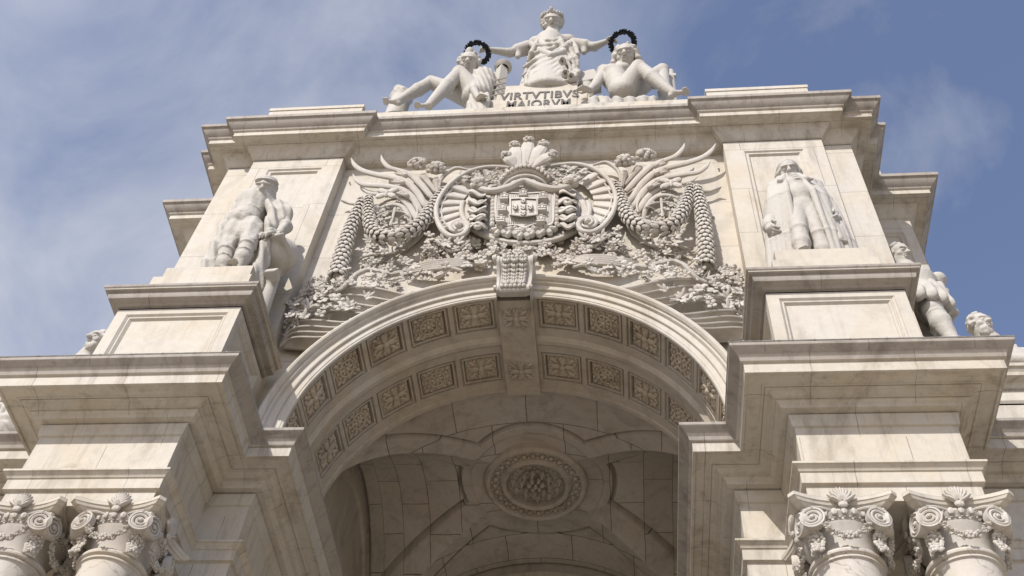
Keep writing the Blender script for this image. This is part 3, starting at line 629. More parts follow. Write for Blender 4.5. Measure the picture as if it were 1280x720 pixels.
for (x, y, dep, ang) in ((430, 195, .46, 35), (410, 245, .42, 25), (440, 325, .44, 40)):
    b = MB(); c = Z1([(x, y, dep)])[0]; a = R_(ang); d = np.array((-math.cos(a), -.1, math.sin(a))); d /= np.linalg.norm(d); e = np.cross(d, (0, -1, 0)); e /= np.linalg.norm(e)
    for k in (-1, 0, 1): q = d+e*k*.2; q /= np.linalg.norm(q); b.ell(c+e*k*.06+q*.08, [q, np.cross((0, -1, 0), q), (0, -1, 0)], (.20, .05, .05), 6, 6)
    b.ell(c-d*.10, [d, e, (0, -1, 0)], (.11, .09, .09), 6, 8); both('sheath', b, 'carved', (WL, WR))
b = MB(); c = Z1([(325, 320, .40)])[0]
for sx in (-1, 1):
    for sz in (-1, 1): b.ell(c+np.array((sx*.17, 0, sz*.14+.03)), [(sx*.8, 0, sz*.6), (0, 1, 0), (-sz*.6, 0, sx*.8)], (.20, .07, .12), 5, 8)
b.ell(c, I3, (.07, .09, .2)); both('bow', b, 'carved', (WL, WR))
rg = np.random.default_rng(11)
for (x, y, x2, y2, x3, y3) in ((528, 138, 560, 190, 640, 310), (645, 165, 640, 215, 655, 320)):
    b = MB(); p = smooth(Z1([(x3, y3, .8), (x2+8, y2+30, .66), (x2, y2, .55)]), 12); b.tube(p, [.10, .2, .12], 8); c = Z1([(x, y, .5)])[0]
    for k in range(34):
        d = rg.normal(size=3); d[1] = -abs(d[1]); d /= np.linalg.norm(d); b.ell(c+d*np.array((.29, .2, .21)), I3, (.085, .08, .08), 5, 7)
    b.ell(c, I3, (.27, .16, .18)); both('flower_head', b, 'carved', (WL, WR))
# wheel of stems in the hollow of the feathers
b = MB(); c = Z1([(372, 470, .7)])[0]
b.tube([c+np.array((.72*math.cos(t), -.06, .95*math.sin(t))) for t in np.linspace(-.3, 3.5, 30)], .05, 7); b.tube([c+np.array((.5*math.cos(t), -.1, -.25+.42*math.sin(t))) for t in np.linspace(.4, 2.9, 20)], .045, 7)
b.tube([c+np.array((0, -.08, -.6)), c+np.array((.0, -.1, .9))], .06, 6); both('stem_wheel', b, 'carved', (WL, WR))
b = clutter([(470, 258), (490, 255), (508, 262), (510, 282), (495, 290), (470, 285)], 34, .2, rg, (.55, .8), .3); both('carved_foliage', b, 'carved', (WL, WR))
# hatched drapery under the swag
b = MB()
for k in range(8):
    p = smooth(Z1([(600-k*14, 480+k*10, .80), (545-k*18, 590+k*8, .72), (440-k*14, 690+k*6, .82)]), 14); b.tube(p, [.05, .09, .04], 7)
both('drapery', b, 'carved', (WL, WR))
b = MB(); p = smooth(Z1([(195, 372, .6), (150, 382, .62), (100, 385, .66), (60, 372, .66), (30, 362, .6)]), 16); b.tube(p, [.06, .10, .06, .08, .03], 8); both('ribbon_end', b, 'carved', (WL, WR))
# ---- garlands: overlapping leaf scales round a rope
def garland(path, rad, m=7, step=.24, swag=False):
    b = MB(); P = np.asarray(path, float); seg = np.linalg.norm(np.diff(P, axis=0), axis=1); cum = np.concatenate([[0], np.cumsum(seg)]); n = int(cum[-1]/step)
    b.tube(P, [r*.66 for r in rad], 10)
    for i in range(n+1):
        s_ = cum[-1]*i/n; q = np.array([np.interp(s_, cum, P[:, k]) for k in range(3)]); q2 = np.array([np.interp(min(s_+.05, cum[-1]), cum, P[:, k]) for k in range(3)]); q1 = np.array([np.interp(max(s_-.05, 0), cum, P[:, k]) for k in range(3)])
        T = (q2-q1)/np.linalg.norm(q2-q1); U = np.array((0, -1.0, 0)); U -= T*(U@T); U /= np.linalg.norm(U); B = np.cross(T, U); r = np.interp(i/n, np.linspace(0, 1, len(rad)), rad)
        if swag and i/n > .5: T = -T
        for k in range(m):
            a = 2*np.pi*(k+.5*(i % 2))/m
            if math.cos(a) < -.5: continue
            nn = U*math.cos(a)+B*math.sin(a); t = T*.9+nn*.36; t /= np.linalg.norm(t); w = np.cross(t, nn); w /= np.linalg.norm(w); o = np.cross(w, t)
            b.ell(q+nn*r*.84, [t, w, o], (step*.74, r*.37, r*.21), 6, 8)
    return b
b = garland(smooth([Wp(453, 250, .52), Wp(444, 272, .50), Wp(435, 296, .50), Wp(428, 320, .50), Wp(421.5, 346, .50)], 40), [.14, .19, .22, .245, .26], 8, .195); both('pendant_garland', b, 'carved', (A, A))
b = garland(smooth(Z1([(212, 345, .52), (208, 400, .46), (213, 480, .42), (240, 560, .40), (300, 605, .38), (380, 603, .38), (470, 572, .40), (550, 508, .44), (605, 425, .50), (655, 345, .55), (695, 292, .6)]), 60), [.12, .16, .20, .225, .235, .225, .20, .16, .11], 8, .195, True); both('swag_garland', b, 'carved', (A, A))
# ---- coat of arms
CA = group_empty('coat_of_arms', A, Wp(657, 262, .9))
Z2 = zoomer(540, 150, 4.233)
def el(cx, cy, rx, ry, a): return (cx+rx*math.cos(a), cy+ry*math.sin(a))
b = MB(); rows = []
for f, y in ((1.0, .80), (1.0, .62), (.97, .55), (.90, .55), (.86, .62), (.8, .62), (.4, .56), (.02, .54)):
    rows.append([Wp(*el(657, 263, 79*f, 41*f, a), y) for a in np.linspace(0, 2*np.pi, 64, endpoint=False)])
b.grid(rows, close_v=True, flip=True); part('oval_ground', b, 'carved', CA, recalc=True)
b = MB(); b.tube([Wp(*el(657, 263, 80, 41.5, a), .55) for a in np.linspace(-.25, np.pi+.25, 50)], .12, 10); part('oval_rim', b, 'carved', CA)
# outer shell: C-scrolls, fluting, volutes
Z3 = zoomer(540, 160, 4.5)
rim = [(470, 232, .5), (400, 222, .48), (300, 222, .46), (200, 250, .44), (110, 308, .43), (50, 380, .42), (24, 450, .41), (30, 520, .40), (62, 580, .38), (112, 612, .36), (168, 604, .35), (198, 572, .34), (186, 545, .33), (150, 534, .32), (122, 552, .31), (136, 572, .3)]
b = MB(); b.tube(smooth(Z3(rim), 110), [.08, .10, .10, .10, .10, .11, .12, .13, .13, .11, .08, .06], 10); both('scroll_frame', b, 'carved', (CA, CA))
b = MB(); b.tube(smooth(Z3([(430, 240, .56), (310, 243, .54), (212, 275, .54), (130, 328, .53), (78, 392, .52), (54, 450, .52), (62, 515, .5), (95, 560, .48)]), 60), .04, 8); both('inner_bead', b, 'carved', (CA, CA))
inn = [el(657, 263, 82, 42, a) for a in np.linspace(R_(255), R_(150), 40)]
outp = smooth([(x, y, 0) for x, y in [(629, 213), (607, 211.5), (586, 217), (566, 229), (552.5, 244), (546.5, 260), (548, 276), (556, 287)]], 39)[:40]
b = MB(); rows = []; nf = 11; m = len(outp)
ii = np.linspace(0, 39, nf*10+1); op = np.stack([np.interp(ii, np.arange(m), outp[:, k]) for k in range(2)], 1); ip = np.stack([np.interp(ii, np.arange(40), np.array(inn)[:, k]) for k in range(2)], 1)
for k in range(len(ii)):
    ph = (k % 10)/10; h = abs(math.sin(math.pi*ph)); rr = []
    for t in np.linspace(0, 1, 9):
        q = op[k]*(1-t)+ip[k]*t; rr.append(Wp(q[0], q[1], .68-.11*h*(1-.55*t)-.12*(1-t)))
    rows.append(rr)
b.grid(rows); both('shell_fluting', b, 'carved', (CA, CA))
for k in range(nf):
    b = MB(); q = op[k*10+5]*.93+ip[k*10+5]*.07; c = Wp(q[0], q[1], .55); b.ell(c, I3, (.10, .12, .09), 5, 8); both('shell_lip', b, 'carved', (CA, CA))
b = MB(); b.tube(smooth(Z3([(40, 340, .7), (52, 290, .62), (90, 250, .58), (140, 226, .56), (205, 236, .6)]), 26), [.05, .09, .10, .09, .05], 9); both('back_scroll', b, 'carved', (CA, CA))
b = MB(); c = Z3([(150, 555, .36)])[0]; b.tube([c+np.array((.30*math.cos(t), 0.02, .34*math.sin(t)))*(1-.06*t) for t in np.linspace(0, 12, 60)], [.10, .09, .07, .04], 8); b.ell(c, I3, (.12, .16, .13)); both('volute', b, 'carved', (CA, CA))
# shield
def sh(u, v, y): return Z2([(u, v, y)])[0]
b = MB(); outl = [(335, 372), (410, 380), (490, 384), (570, 380), (648, 368), (650, 470), (642, 545), (600, 560), (540, 553), (490, 572), (440, 556), (385, 562), (345, 550), (332, 470)]
o2 = smooth([(x, y, 0) for x, y in outl+outl[:1]], 84)[:-1]; cc = np.array((490, 465))
rows = []
for f, y in ((1.02, .62), (1.02, .34), (.98, .30), (.94, .30), (.93, .34), (.5, .30), (.02, .28)): rows.append([sh(*(cc+(p[:2]-cc)*f), y) for p in o2])
b.grid(rows, close_v=True, flip=True); SHD = part('shield', b, 'carved', CA, recalc=True)
for k in range(26):                                # vertical engraving of the field
    u = 352+k*11
    if u > 632: break
    for v0, v1 in ((395, 412), (508, 545)) if 408 < u < 560 else ((395, 545),):
        b = MB(); b.tube([sh(u, v0, .315), sh(u, v1, .315)], .025, 4); part('engraved_line', b, 'carved', CA)
b = MB(); rows = [[sh(485+dx*f, 460+dy*f, y) for dx, dy in [(-72, -46), (0, -50), (72, -46), (72, 40), (0, 50), (-72, 40)]] for f, y in ((1.05, .34), (1.05, .16), (.93, .14), (.9, .19), (.01, .18))]; b.grid(rows, close_v=True, flip=True); part('escutcheon', b, 'carved', CA, recalc=True)
for (u, v) in ((482, 425), (482, 460), (482, 492), (440, 460), (520, 460)):
    b = MB(); rows = [[sh(u+dx*f, v+dy*f, y) for dx, dy in [(-13, -14), (0, -15), (13, -14), (13, 4), (0, 15), (-13, 4)]] for f, y in ((1, .2), (1, .12), (.8, .10), (.01, .10))]; b.grid(rows, close_v=True, flip=True)
    for dx, dz in ((-.06, .06), (.06, .06), (0, 0), (-.05, -.07), (.05, -.07)): b.ell(sh(u, v, .09)+np.array((dx, 0, dz)), I3, (.025, .03, .025), 4, 6)
    part('small_shield', b, 'carved', CA, recalc=True)
for (u, v) in ((482, 392), (383, 412), (588, 408), (373, 472), (582, 470), (364, 532), (576, 530)):
    c = sh(u, v, .20); b = MB(); b.box(c[0]-.17, c[0]+.17, c[1]-.04, .34, c[2]-.17, c[2]-.02); b.box(c[0]-.20, c[0]+.20, c[1]-.07, .34, c[2]-.22, c[2]-.172)
    for dx, w, h in ((-.13, .05, .12), (0, .06, .26), (.13, .05, .12)): b.box(c[0]+dx-w, c[0]+dx+w, c[1]-.06, .33, c[2]-.018, c[2]+h); b.box(c[0]+dx-w-.02, c[0]+dx+w+.02, c[1]-.08, .32, c[2]+h+.002, c[2]+h+.06)
    b = MB().add((b.verts()-c)*np.array((.62, 1, .62))+c, b.f); part('castle', b, 'carved', CA)
for k, (u, v) in enumerate(((365, 585), (425, 590), (487, 600), (550, 590), (605, 580))):
    b = MB(); c = sh(u, v, .42)
    for t in np.linspace(0, 2*np.pi, 7)[:-1]: d = np.array((math.cos(t), 0, math.sin(t))); b.ell(c+d*.17, [d, (0, 1, 0), np.cross(d, (0, 1, 0))], (.17, .12, .09), 5, 7)
    b.ell(c, I3, (.09, .2, .09)); part('scroll_leaf', b, 'carved', CA)
for q in (0, 1):                                    # carved strips left and right of the shield
    b = MB()
    for k in range(9): c = sh(324-k*.6 if q == 0 else 658+k*.3, 395+k*20, .42); b.ell(c, I3, (.09, .10, .12), 5, 8)
    part('shield_border', b, 'carved', CA)
# zigzag folds of the mantle
rg = np.random.default_rng(5)
def folds(x0, sgn):
    b = MB(); rows = []; n = 40; lv = []
    for k in range(41):
        t = k/40; v = 378+t*190; wv = math.sin(t*2*np.pi*4.5)
        row = []
        for u in np.linspace(-1, 1, 15):
            du = (u*50*(1-.35*abs(t-.35))); vv = v+13*math.sin(u*2.4+t*5*sgn)
            row.append(sh(x0+du, vv, .42-.22*(wv*.5+.5)-.10*(1-u*u)+.22*max(0, -wv)))
        rows.append(row)
    b.grid(rows, flip=True); return b
for x0, s_ in ((240, 1), (717, -1)):
    part('drapery_fold', folds(x0, s_), 'carved', CA, recalc=True)
    for k in range(4):
        b = MB(); v = 440+k*42; b.tube(smooth([sh(x0-50, v+4*s_, .40), sh(x0-25, v-13, .24), sh(x0, v+3, .19), sh(x0+25, v-8, .22), sh(x0+50, v+8*s_, .40)], 22), [.05, .10, .11, .10, .05], 8); part('fold_hem', b, 'carved', CA)
b = MB(); b.tube(smooth([sh(225, 350, .38), sh(262, 368, .30), sh(320, 378, .27), sh(400, 360, .25), sh(450, 335, .23), (sh(490, 322, .22)), sh(530, 335, .23), sh(590, 358, .25), sh(660, 368, .27), sh(720, 355, .30), sh(755, 335, .38)], 60), [.10, .16, .17, .17, .15, .13, .15, .17, .17, .16, .10], 10); part('mantle_roll', b, 'carved', CA)
for u, v in ((252, 345), (735, 335)):
    b = MB(); c = sh(u, v, .3)
    for k in range(16): d = rg.normal(size=3); d[1] = -abs(d[1]); d /= np.linalg.norm(d); b.ell(c+d*.17, I3, (.14, .12, .13), 5, 7)
    part('mantle_knot', b, 'carved', CA)
for poly in ([(612, 232), (618, 215), (636, 208), (640, 222), (628, 234)], [(672, 208), (694, 212), (708, 222), (700, 232), (684, 224)], [(570, 220), (590, 212), (612, 210), (612, 228), (590, 232)], [(700, 208), (722, 210), (735, 218), (724, 228), (706, 226)]):
    part('carved_foliage', clutter(poly, 26, .19, rg, (.32, .55), .45), 'carved', CA)
# crown
CRW = group_empty('crown', CA, sh(490, 250, .6)); CB = sh(492, 262, .34)
for u, v in ((392, 192), (438, 140), (512, 113), (592, 133), (637, 188)):
    tip = sh(u, v, .12); b = MB(); mid = (CB*.5+tip*.5)+np.array(((u-512)*.0012, -.08, .04)); p = smooth([CB+np.array(((u-512)*.0020, -.08, 0)), mid, tip], 14); b.tube(p, [.12, .24, .34, .32, .2], 10, flat=.5)
    for k in range(22):
        d = rg.normal(size=3); d[1] = -abs(d[1])*.9; d /= np.linalg.norm(d); b.ell(tip+np.array((0, 0, -.02))+d*.15, I3, (.065, .06, .065), 5, 7)
    part('crown_arch', b, 'carved', CRW)
b = MB(); p = smooth([sh(368, 338, .42), sh(405, 300, .28), sh(450, 276, .20), sh(495, 268, .17), sh(540, 274, .20), sh(585, 296, .28), sh(615, 328, .42)], 40); b.tube(p, [.14, .19, .20, .19, .14], 10)
for i, q in enumerate(p[::3]): b.ell(q+np.array((0, -.17, 0)), I3, (.07, .06, .09), 5, 7)
part('crown_band', b, 'carved', CRW)
b = MB(); p2 = [q+np.array((0, .02, -.26)) for q in p]; b.tube(p2, [.06, .08, .08, .08, .06], 8); part('crown_rim', b, 'carved', CRW)
b = clutter([(630, 222), (640, 208), (657, 205), (676, 208), (686, 220), (657, 212)], 30, .16, rg, (.10, .25), .5); part('crown_leaf', b, 'carved', CRW)
b = MB(); c = sh(490, 345, .3)
for k in range(9): a = R_(-80+20*k); d = np.array((math.sin(a), -.2, math.cos(a))); b.ell(c+d*.16, [d/np.linalg.norm(d), (0, 1, 0), (1, 0, 0)], (.12, .06, .05), 5, 6)
part('crown_shell', b, 'carved', CRW)
# flowers heaped under the oval
for poly, n in (([(596, 304), (625, 302), (657, 306), (690, 302), (708, 304), (700, 322), (668, 320), (645, 320), (615, 322)], 75), ([(560, 300), (594, 304), (612, 326), (620, 334), (590, 336), (560, 318)], 60), ([(712, 304), (752, 296), (745, 316), (720, 334), (694, 334), (702, 322)], 60)):
    part('flower_heap', clutter(poly, n, .24, rg, (.45, .78), .5), 'carved')
# ---- fronds, branches and flowers along the arch
Z4 = zoomer(340, 300, 5.143)
ridge = lambda a: np.array((AX-5.66*math.sin(a), .02, ZA+5.66*math.cos(a)))
def polar(r, a, y): return np.array((AX-r*math.sin(a), y, ZA+r*math.cos(a)))
def ang(px, py): q = Wp(px, py, .05); return math.atan2(AX-q[0], q[2]-ZA)
def frond(root, ends, h0, h1):
    """Fan of ribs that leave one root, run along the arch and bend over on to it; a hollow leaf hangs between two ribs."""
    s0 = Wp(*root, .72); a0 = math.atan2(AX-s0[0], s0[2]-ZA); r0 = math.hypot(s0[0]-AX, s0[2]-ZA)-5.66; ribs = []; n = len(ends)
    for i, e in enumerate(ends):
        ae = ang(*e); H = h0+(h1-h0)*i/(n-1); rb = []
        for t in np.linspace(0, 1, 30):
            o = r0*(1-t)+(H+r0*.2)*math.sin(math.pi*t**1.25)*(1-.25*t)+.012*i*(1-t); rb.append(polar(5.66+o*(1-t**9), a0+(ae-a0)*(t**.92), .74-.30*t-.40*t**5+.0*i))
        ribs.append(np.array(rb))
    ribs.insert(0, np.array([polar(5.70+r0*(1-t)**2, a0+(ang(*ends[0])-a0)*t, .74-.4*t) for t in np.linspace(0, 1, 30)]))
    b = MB(); rows = []
    for i in range(len(ribs)-1):
        for k in range(6): f = k/6; q = ribs[i]*(1-f)+ribs[i+1]*f; q[:, 1] += .38*math.sin(math.pi*f)*np.linspace(.15, 1, len(q)); q[:, 1] = np.minimum(q[:, 1], .89); rows.append(q)
    rows.append(ribs[-1]); b.grid(rows); return b, ribs
zz4 = lambda e: (340+e[0]/5.143, 300+e[1]/5.143)
for root, ends, h0, h1 in ((zz4((55, 688)), [zz4(e) for e in ((325, 584), (365, 552), (415, 522), (470, 488))], .32, .80), (zz4((150, 560)), [zz4(e) for e in ((585, 425), (680, 384), (780, 346), (890, 312))], .42, .95)):
    b, ribs = frond(root, ends, h0, h1); fl, frr = both('palm_frond', b, 'carved', (A, A))
    for r in ribs[1:]: t = MB(); t.tube(r+np.array((0, -.04, 0)), [.02, .04, .045, .045, .04], 6); both('frond_rib', t, 'carved', (fl, frr))
Zr = zoomer(340, 160, 2.57)
brs = [Z4([(95, 520, .55), (150, 505, .45), (190, 460, .38), (240, 435, .33), (320, 425, .30), (410, 432, .27), (460, 447, .25), (520, 440, .22), (570, 432, .2)]),
       Z4([(380, 345, .5), (450, 310, .42), (500, 265, .36), (545, 222, .32), (620, 192, .30), (700, 205, .28), (770, 220, .26), (823, 215, .24), (905, 232, .22), (960, 215, .22), (1010, 226, .22)])+[Wp(548, 345, .2), Wp(562, 336, .2), Wp(578, 338, .2)],
       Zr([(235, 500, .6), (210, 520, .5), (170, 512, .48), (140, 540, .48), (110, 560, .5), (80, 600, .6)]),
       Zr([(280, 420, .7), (320, 405, .58), (345, 385, .52), (335, 360, .5), (360, 400, .5), (400, 395, .55), (420, 370, .65)]),
       Zr([(490, 385, .7), (520, 360, .6), (545, 372, .52), (570, 395, .48), (600, 392, .5), (640, 400, .6)])]
fls = [[(105, 490), (205, 505), (312, 478), (150, 410), (430, 390), (605, 375), (325, 350)], [(512, 280), (600, 265), (640, 232), (705, 255), (780, 262), (860, 255), (900, 265), (980, 250), (430, 275)], [], [], []]
rg = np.random.default_rng(21)
for i, p in enumerate(brs):
    q = smooth(p, 60); q[:, [0, 2]] += rg.normal(size=(len(q), 2))*.008; b = MB(); b.tube(q, [.075, .11, .10, .11, .09, .10, .05] if i < 2 else [.05, .08, .07, .04], 8)
    for k in range(5, len(q)-4, 6):                 # side twigs
        d = rg.normal(size=3); d[1] = -.5*abs(d[1]); d /= np.linalg.norm(d); b.tube([q[k], q[k]+d*.16, q[k]+d*.3+rg.normal(size=3)*.04], [.05, .04, .02], 6)
    bl, br_ = both('branch', b, 'carved', (A, A))
    pts = [Z4([(x, y, .2)])[0] for x, y in fls[i]]+[q[k]+rg.normal(size=3)*np.array((.2, .02, .2))+np.array((0, -.08, 0)) for k in (range(3, len(q), 4) if i < 2 else range(4, len(q), 6))]
    for j, c in enumerate(pts):
        b = MB()
        if j % 2: d, e, f = leaf_axes(rg, .5); lobed_leaf(b, c, d, (0, -1, 0), .34, rg)
        else: flower(b, c, rg.uniform(.12, .17), rg, 5 if j % 2 else 4)
        both('blossom', b, 'carved', (bl, br_))
for poly, n, sz in (([(372, 372), (378, 360), (392, 350), (408, 346), (412, 356), (400, 372), (385, 384), (366, 396)], 40, .22), ([(412, 352), (432, 350), (446, 344), (438, 356), (420, 366), (402, 374)], 26, .2), ([(448, 330), (470, 318), (492, 315), (500, 326), (486, 336), (460, 338)], 34, .2),
                    ([(498, 325), (530, 312), (560, 306), (572, 318), (560, 330), (530, 338), (505, 338)], 46, .2), ([(530, 300), (552, 298), (560, 312), (540, 320), (525, 316)], 30, .18), ([(356, 402), (372, 386), (392, 388), (380, 404), (354, 424)], 34, .2), ([(398, 392), (420, 376), (436, 378), (424, 390), (404, 402)], 20, .19), ([(455, 362), (490, 350), (510, 352), (480, 364), (458, 372)], 20, .19)):
    both('carved_foliage', clutter(poly, n, sz, rg, (.5, .8), .3), 'carved', (A, A))
# long pointed leaf lying along the arch below the cartouche
b = MB()
for k in range(5): b.tube(smooth([Wp(592, 330-k*.4, .62), Wp(570, 325+k*2.1, .45), Wp(540, 327+k*2.4, .46), Wp(505, 335+k*1.6, .66)], 20), [.04, .08, .07, .03], 7)
both('pointed_leaf', b, 'carved', (A, A))
# ring scroll
b = MB(); c = Zr([(340, 390, .5)])[0]; b.tube([c+np.array((.26*math.cos(t)*(1-.05*t), 0, .34*math.sin(t)*(1-.05*t))) for t in np.linspace(-1, 6.5, 36)], [.07, .08, .06, .03], 8); both('ring_scroll', b, 'carved', (A, A))
# small animals' heads, hooks and bolts that stick out of the bare wall
for (px, py) in ((437, 228), (431, 286)):
    b = MB(); b.tube([Wp(px, py, .9), Wp(px, py, .82)], .03, 6); both('iron_pin', b, 'lead', (A, A))

MB = _MB
# ================================================================== sculpture: smooth-blended distance fields turned into one closed skin
def surface_nets(d, o, h):
    s = d < 0; nx, ny, nz = d.shape; c = np.zeros((nx-1, ny-1, nz-1), np.int8)
    for i in (0, 1):
        for j in (0, 1):
            for k in (0, 1): c += s[i:nx-1+i, j:ny-1+j, k:nz-1+k]
    idx = np.argwhere((c > 0) & (c < 8)); num = -np.ones(c.shape, np.int64); num[tuple(idx.T)] = np.arange(len(idx))
    acc = np.zeros((len(idx), 3)); cnt = np.zeros(len(idx)); cor = [np.array(q) for q in ((0, 0, 0), (1, 0, 0), (0, 1, 0), (1, 1, 0), (0, 0, 1), (1, 0, 1), (0, 1, 1), (1, 1, 1))]
    val = [d[tuple((idx+q).T)] for q in cor]
    for a in range(8):
        for b in range(a+1, 8):
            if np.abs(cor[a]-cor[b]).sum() != 1: continue
            m = (val[a] < 0) != (val[b] < 0); t = val[a]/(val[a]-val[b]+1e-12)
            acc[m] += (cor[a]+(cor[b]-cor[a])*t[:, None])[m]; cnt += m
    V = (idx+acc/np.maximum(cnt, 1)[:, None])*h+o; F = []
    for ax in range(3):
        sl = [slice(1, n-1) for n in (nx, ny, nz)]; sl[ax] = slice(0, (nx, ny, nz)[ax]-1); sh = [slice(1, n-1) for n in (nx, ny, nz)]; sh[ax] = slice(1, None)
        a, b = s[tuple(sl)], s[tuple(sh)]; e = np.argwhere(a != b); 
        off = np.array([1, 1, 1]); off[ax] = 0; e = e+off; u, v = [k for k in range(3) if k != ax]; U = np.eye(3, dtype=int)[u]; Vv = np.eye(3, dtype=int)[v]
        q = np.stack([num[tuple((e-U-Vv).T)], num[tuple((e-Vv).T)], num[tuple(e.T)], num[tuple((e-U).T)]], 1); ins = s[tuple((e).T)] if False else s[tuple((e-(1-off)*0).T)]
        fl = ins == (ax != 1); q[~fl] = q[~fl][:, ::-1]; F.append(q[:, ::-1])
    F = np.vstack(F); F = F[(F >= 0).all(1)]; return V, F
class Clay:
    def __init__(s, h=0.035, rk=1.0): s.ops = []; s.h = h; s.rk = rk; s.lo = np.full(3, 1e9); s.hi = -np.full(3, 1e9); s.fin = []
    def _add(s, lo, hi, f, k, mode):
        s.ops.append((np.array(lo), np.array(hi), f, k, mode))
        if mode == 'u': s.lo = np.minimum(s.lo, lo); s.hi = np.maximum(s.hi, hi)
        return s
    def cone(s, a, b, ra, rb, k=.06, mode='u', flat=None):
        a, b = np.array(a, float), np.array(b, float); ba = b-a; L2 = ba@ba+1e-9; ra, rb = ra*s.rk, rb*s.rk; r = max(ra, rb)
        def f(X, Y, Z):
            px, py, pz = X-a[0], Y-a[1], Z-a[2]; t = np.clip((px*ba[0]+py*ba[1]+pz*ba[2])/L2, 0, 1)
            return np.sqrt((px-t*ba[0])**2+(py-t*ba[1])**2+(pz-t*ba[2])**2)-(ra+(rb-ra)*t)
        return s._add(np.minimum(a, b)-r, np.maximum(a, b)+r, f, k, mode)
    def chain(s, pts, rs, k=.06):
        for i in range(len(pts)-1): s.cone(pts[i], pts[i+1], rs[i], rs[i+1], k)
        return s
    def ell(s, c, r, ax=None, k=.06, mode='u'):
        c = np.array(c, float); r = np.array(r, float)*s.rk; A = np.eye(3) if ax is None else np.array(ax, float); R = r.max()
        def f(X, Y, Z):
            px, py, pz = X-c[0], Y-c[1], Z-c[2]; q = [px*A[i][0]+py*A[i][1]+pz*A[i][2] for i in range(3)]
            k0 = np.sqrt(sum((q[i]/r[i])**2 for i in range(3)))+1e-9; k1 = np.sqrt(sum((q[i]/r[i]**2)**2 for i in range(3)))+1e-9; return k0*(k0-1)/k1
        return s._add(c-R, c+R, f, k, mode)
    def slab(s, c, hx, ax=None, rd=.04, k=.05, mode='u'):
        c = np.array(c, float); hx = np.array(hx, float); A = np.eye(3) if ax is None else np.array(ax, float); R = np.linalg.norm(hx)+rd
        def f(X, Y, Z):
            px, py, pz = X-c[0], Y-c[1], Z-c[2]; q = [np.abs(px*A[i][0]+py*A[i][1]+pz*A[i][2])-hx[i] for i in range(3)]
            return np.sqrt(sum(np.maximum(v, 0)**2 for v in q))+np.minimum(np.maximum(np.maximum(q[0], q[1]), q[2]), 0)-rd
        return s._add(c-R, c+R, f, k, mode)
    def sheet(s, rows, th, k=.05):                    # cloth: a net of points skinned with thin capsules
        rows = [smooth(r, 14) for r in rows]; m = min(len(r) for r in rows)
        for r in rows:
            for i in range(0, m-2, 2): s.cone(r[i], r[i+2], th, th, k)
        return s
    def warp(s, f): s.fin.append(f); return s
    def mesh(s):
        h = s.h; lo = s.lo-3*h; hi = s.hi+3*h; n = np.ceil((hi-lo)/h).astype(int)+1; d = np.full(tuple(n), 0.6, np.float32)
        gx, gy, gz = [(lo[i]+np.arange(n[i])*h).astype(np.float32) for i in range(3)]
        for l, u, f, k, mode in s.ops:
            m = k+4*h+.02; i0 = np.clip(((l-m-lo)/h).astype(int), 0, n); i1 = np.clip(((u+m-lo)/h).astype(int)+2, 0, n)
            if (i1 <= i0).any(): continue
            sl = tuple(slice(a, b) for a, b in zip(i0, i1)); v = f(gx[sl[0], None, None], gy[None, sl[1], None], gz[None, None, sl[2]]); o = d[sl]
            if mode == 'u': q = np.maximum(k-np.abs(o-v), 0)/k; d[sl] = np.minimum(o, v)-q*q*k*.25
            else: v = -v; q = np.maximum(k-np.abs(o-v), 0)/k; d[sl] = np.maximum(o, v)+q*q*k*.25
        for f in s.fin: d += f(gx[:, None, None], gy[None, :, None], gz[None, None, :]).astype(np.float32)
        V, F = surface_nets(d, lo, h); b = MB(); b.v = [V]; b.n = len(V); b.f = [tuple(q) for q in F.tolist()]; return b
def nrmz(v): v = np.array(v, float); return v/np.linalg.norm(v)
def frame(fwd, up=(0, 0, 1)):
    f = nrmz(fwd); r = nrmz(np.cross(f, up)); return r, f, np.cross(r, f)     # right, forward, up
def head(cl, c, hh, fwd, up=(0, 0, 1), beard=0.0, male=True):
    """Skull, face and ears around c; hh is half the height of the head."""
    r, f, u = frame(fwd, up); P = lambda x, y, z: np.array(c)+(r*x+f*y+u*z)*hh; A = [r, f, u]
    cl.ell(P(0, -.10, .22), np.array((.72, .86, .78))*hh, A, .05); cl.ell(P(0, .12, -.30), np.array((.56, .62, .66))*hh, A, .10*hh+.03)
    cl.ell(P(0, .46, -.72), np.array((.27, .26, .20))*hh, A, .06); cl.cone(P(0, .62, .26), P(0, 1.02, -.20), .10*hh, .19*hh, .03); cl.ell(P(0, .60, .33), np.array((.58, .26, .12))*hh, A, .03)
    for s in (-1, 1):
        cl.ell(P(s*.30, .88, .07), np.array((.22, .26, .15))*hh, A, .025, 'c'); cl.ell(P(s*.30, .62, .06), np.array((.16, .15, .10))*hh, A, .012); cl.ell(P(s*.43, .42, -.24), np.array((.2, .22, .2))*hh, A, .05); cl.ell(P(s*.76, -.08, -.05), np.array((.12, .20, .28))*hh, A, .02); cl.ell(P(s*.13, .90, -.24), np.array((.10, .10, .08))*hh, A, .02)
    cl.ell(P(0, .80, -.45), np.array((.27, .17, .075))*hh, A, .012); cl.ell(P(0, .98, -.525), np.array((.26, .17, .045))*hh, A, .012, 'c'); cl.ell(P(0, .78, -.60), np.array((.22, .16, .075))*hh, A, .012); cl.ell(P(0, .86, -.72), np.array((.2, .12, .05))*hh, A, .015, 'c')
    return P, A
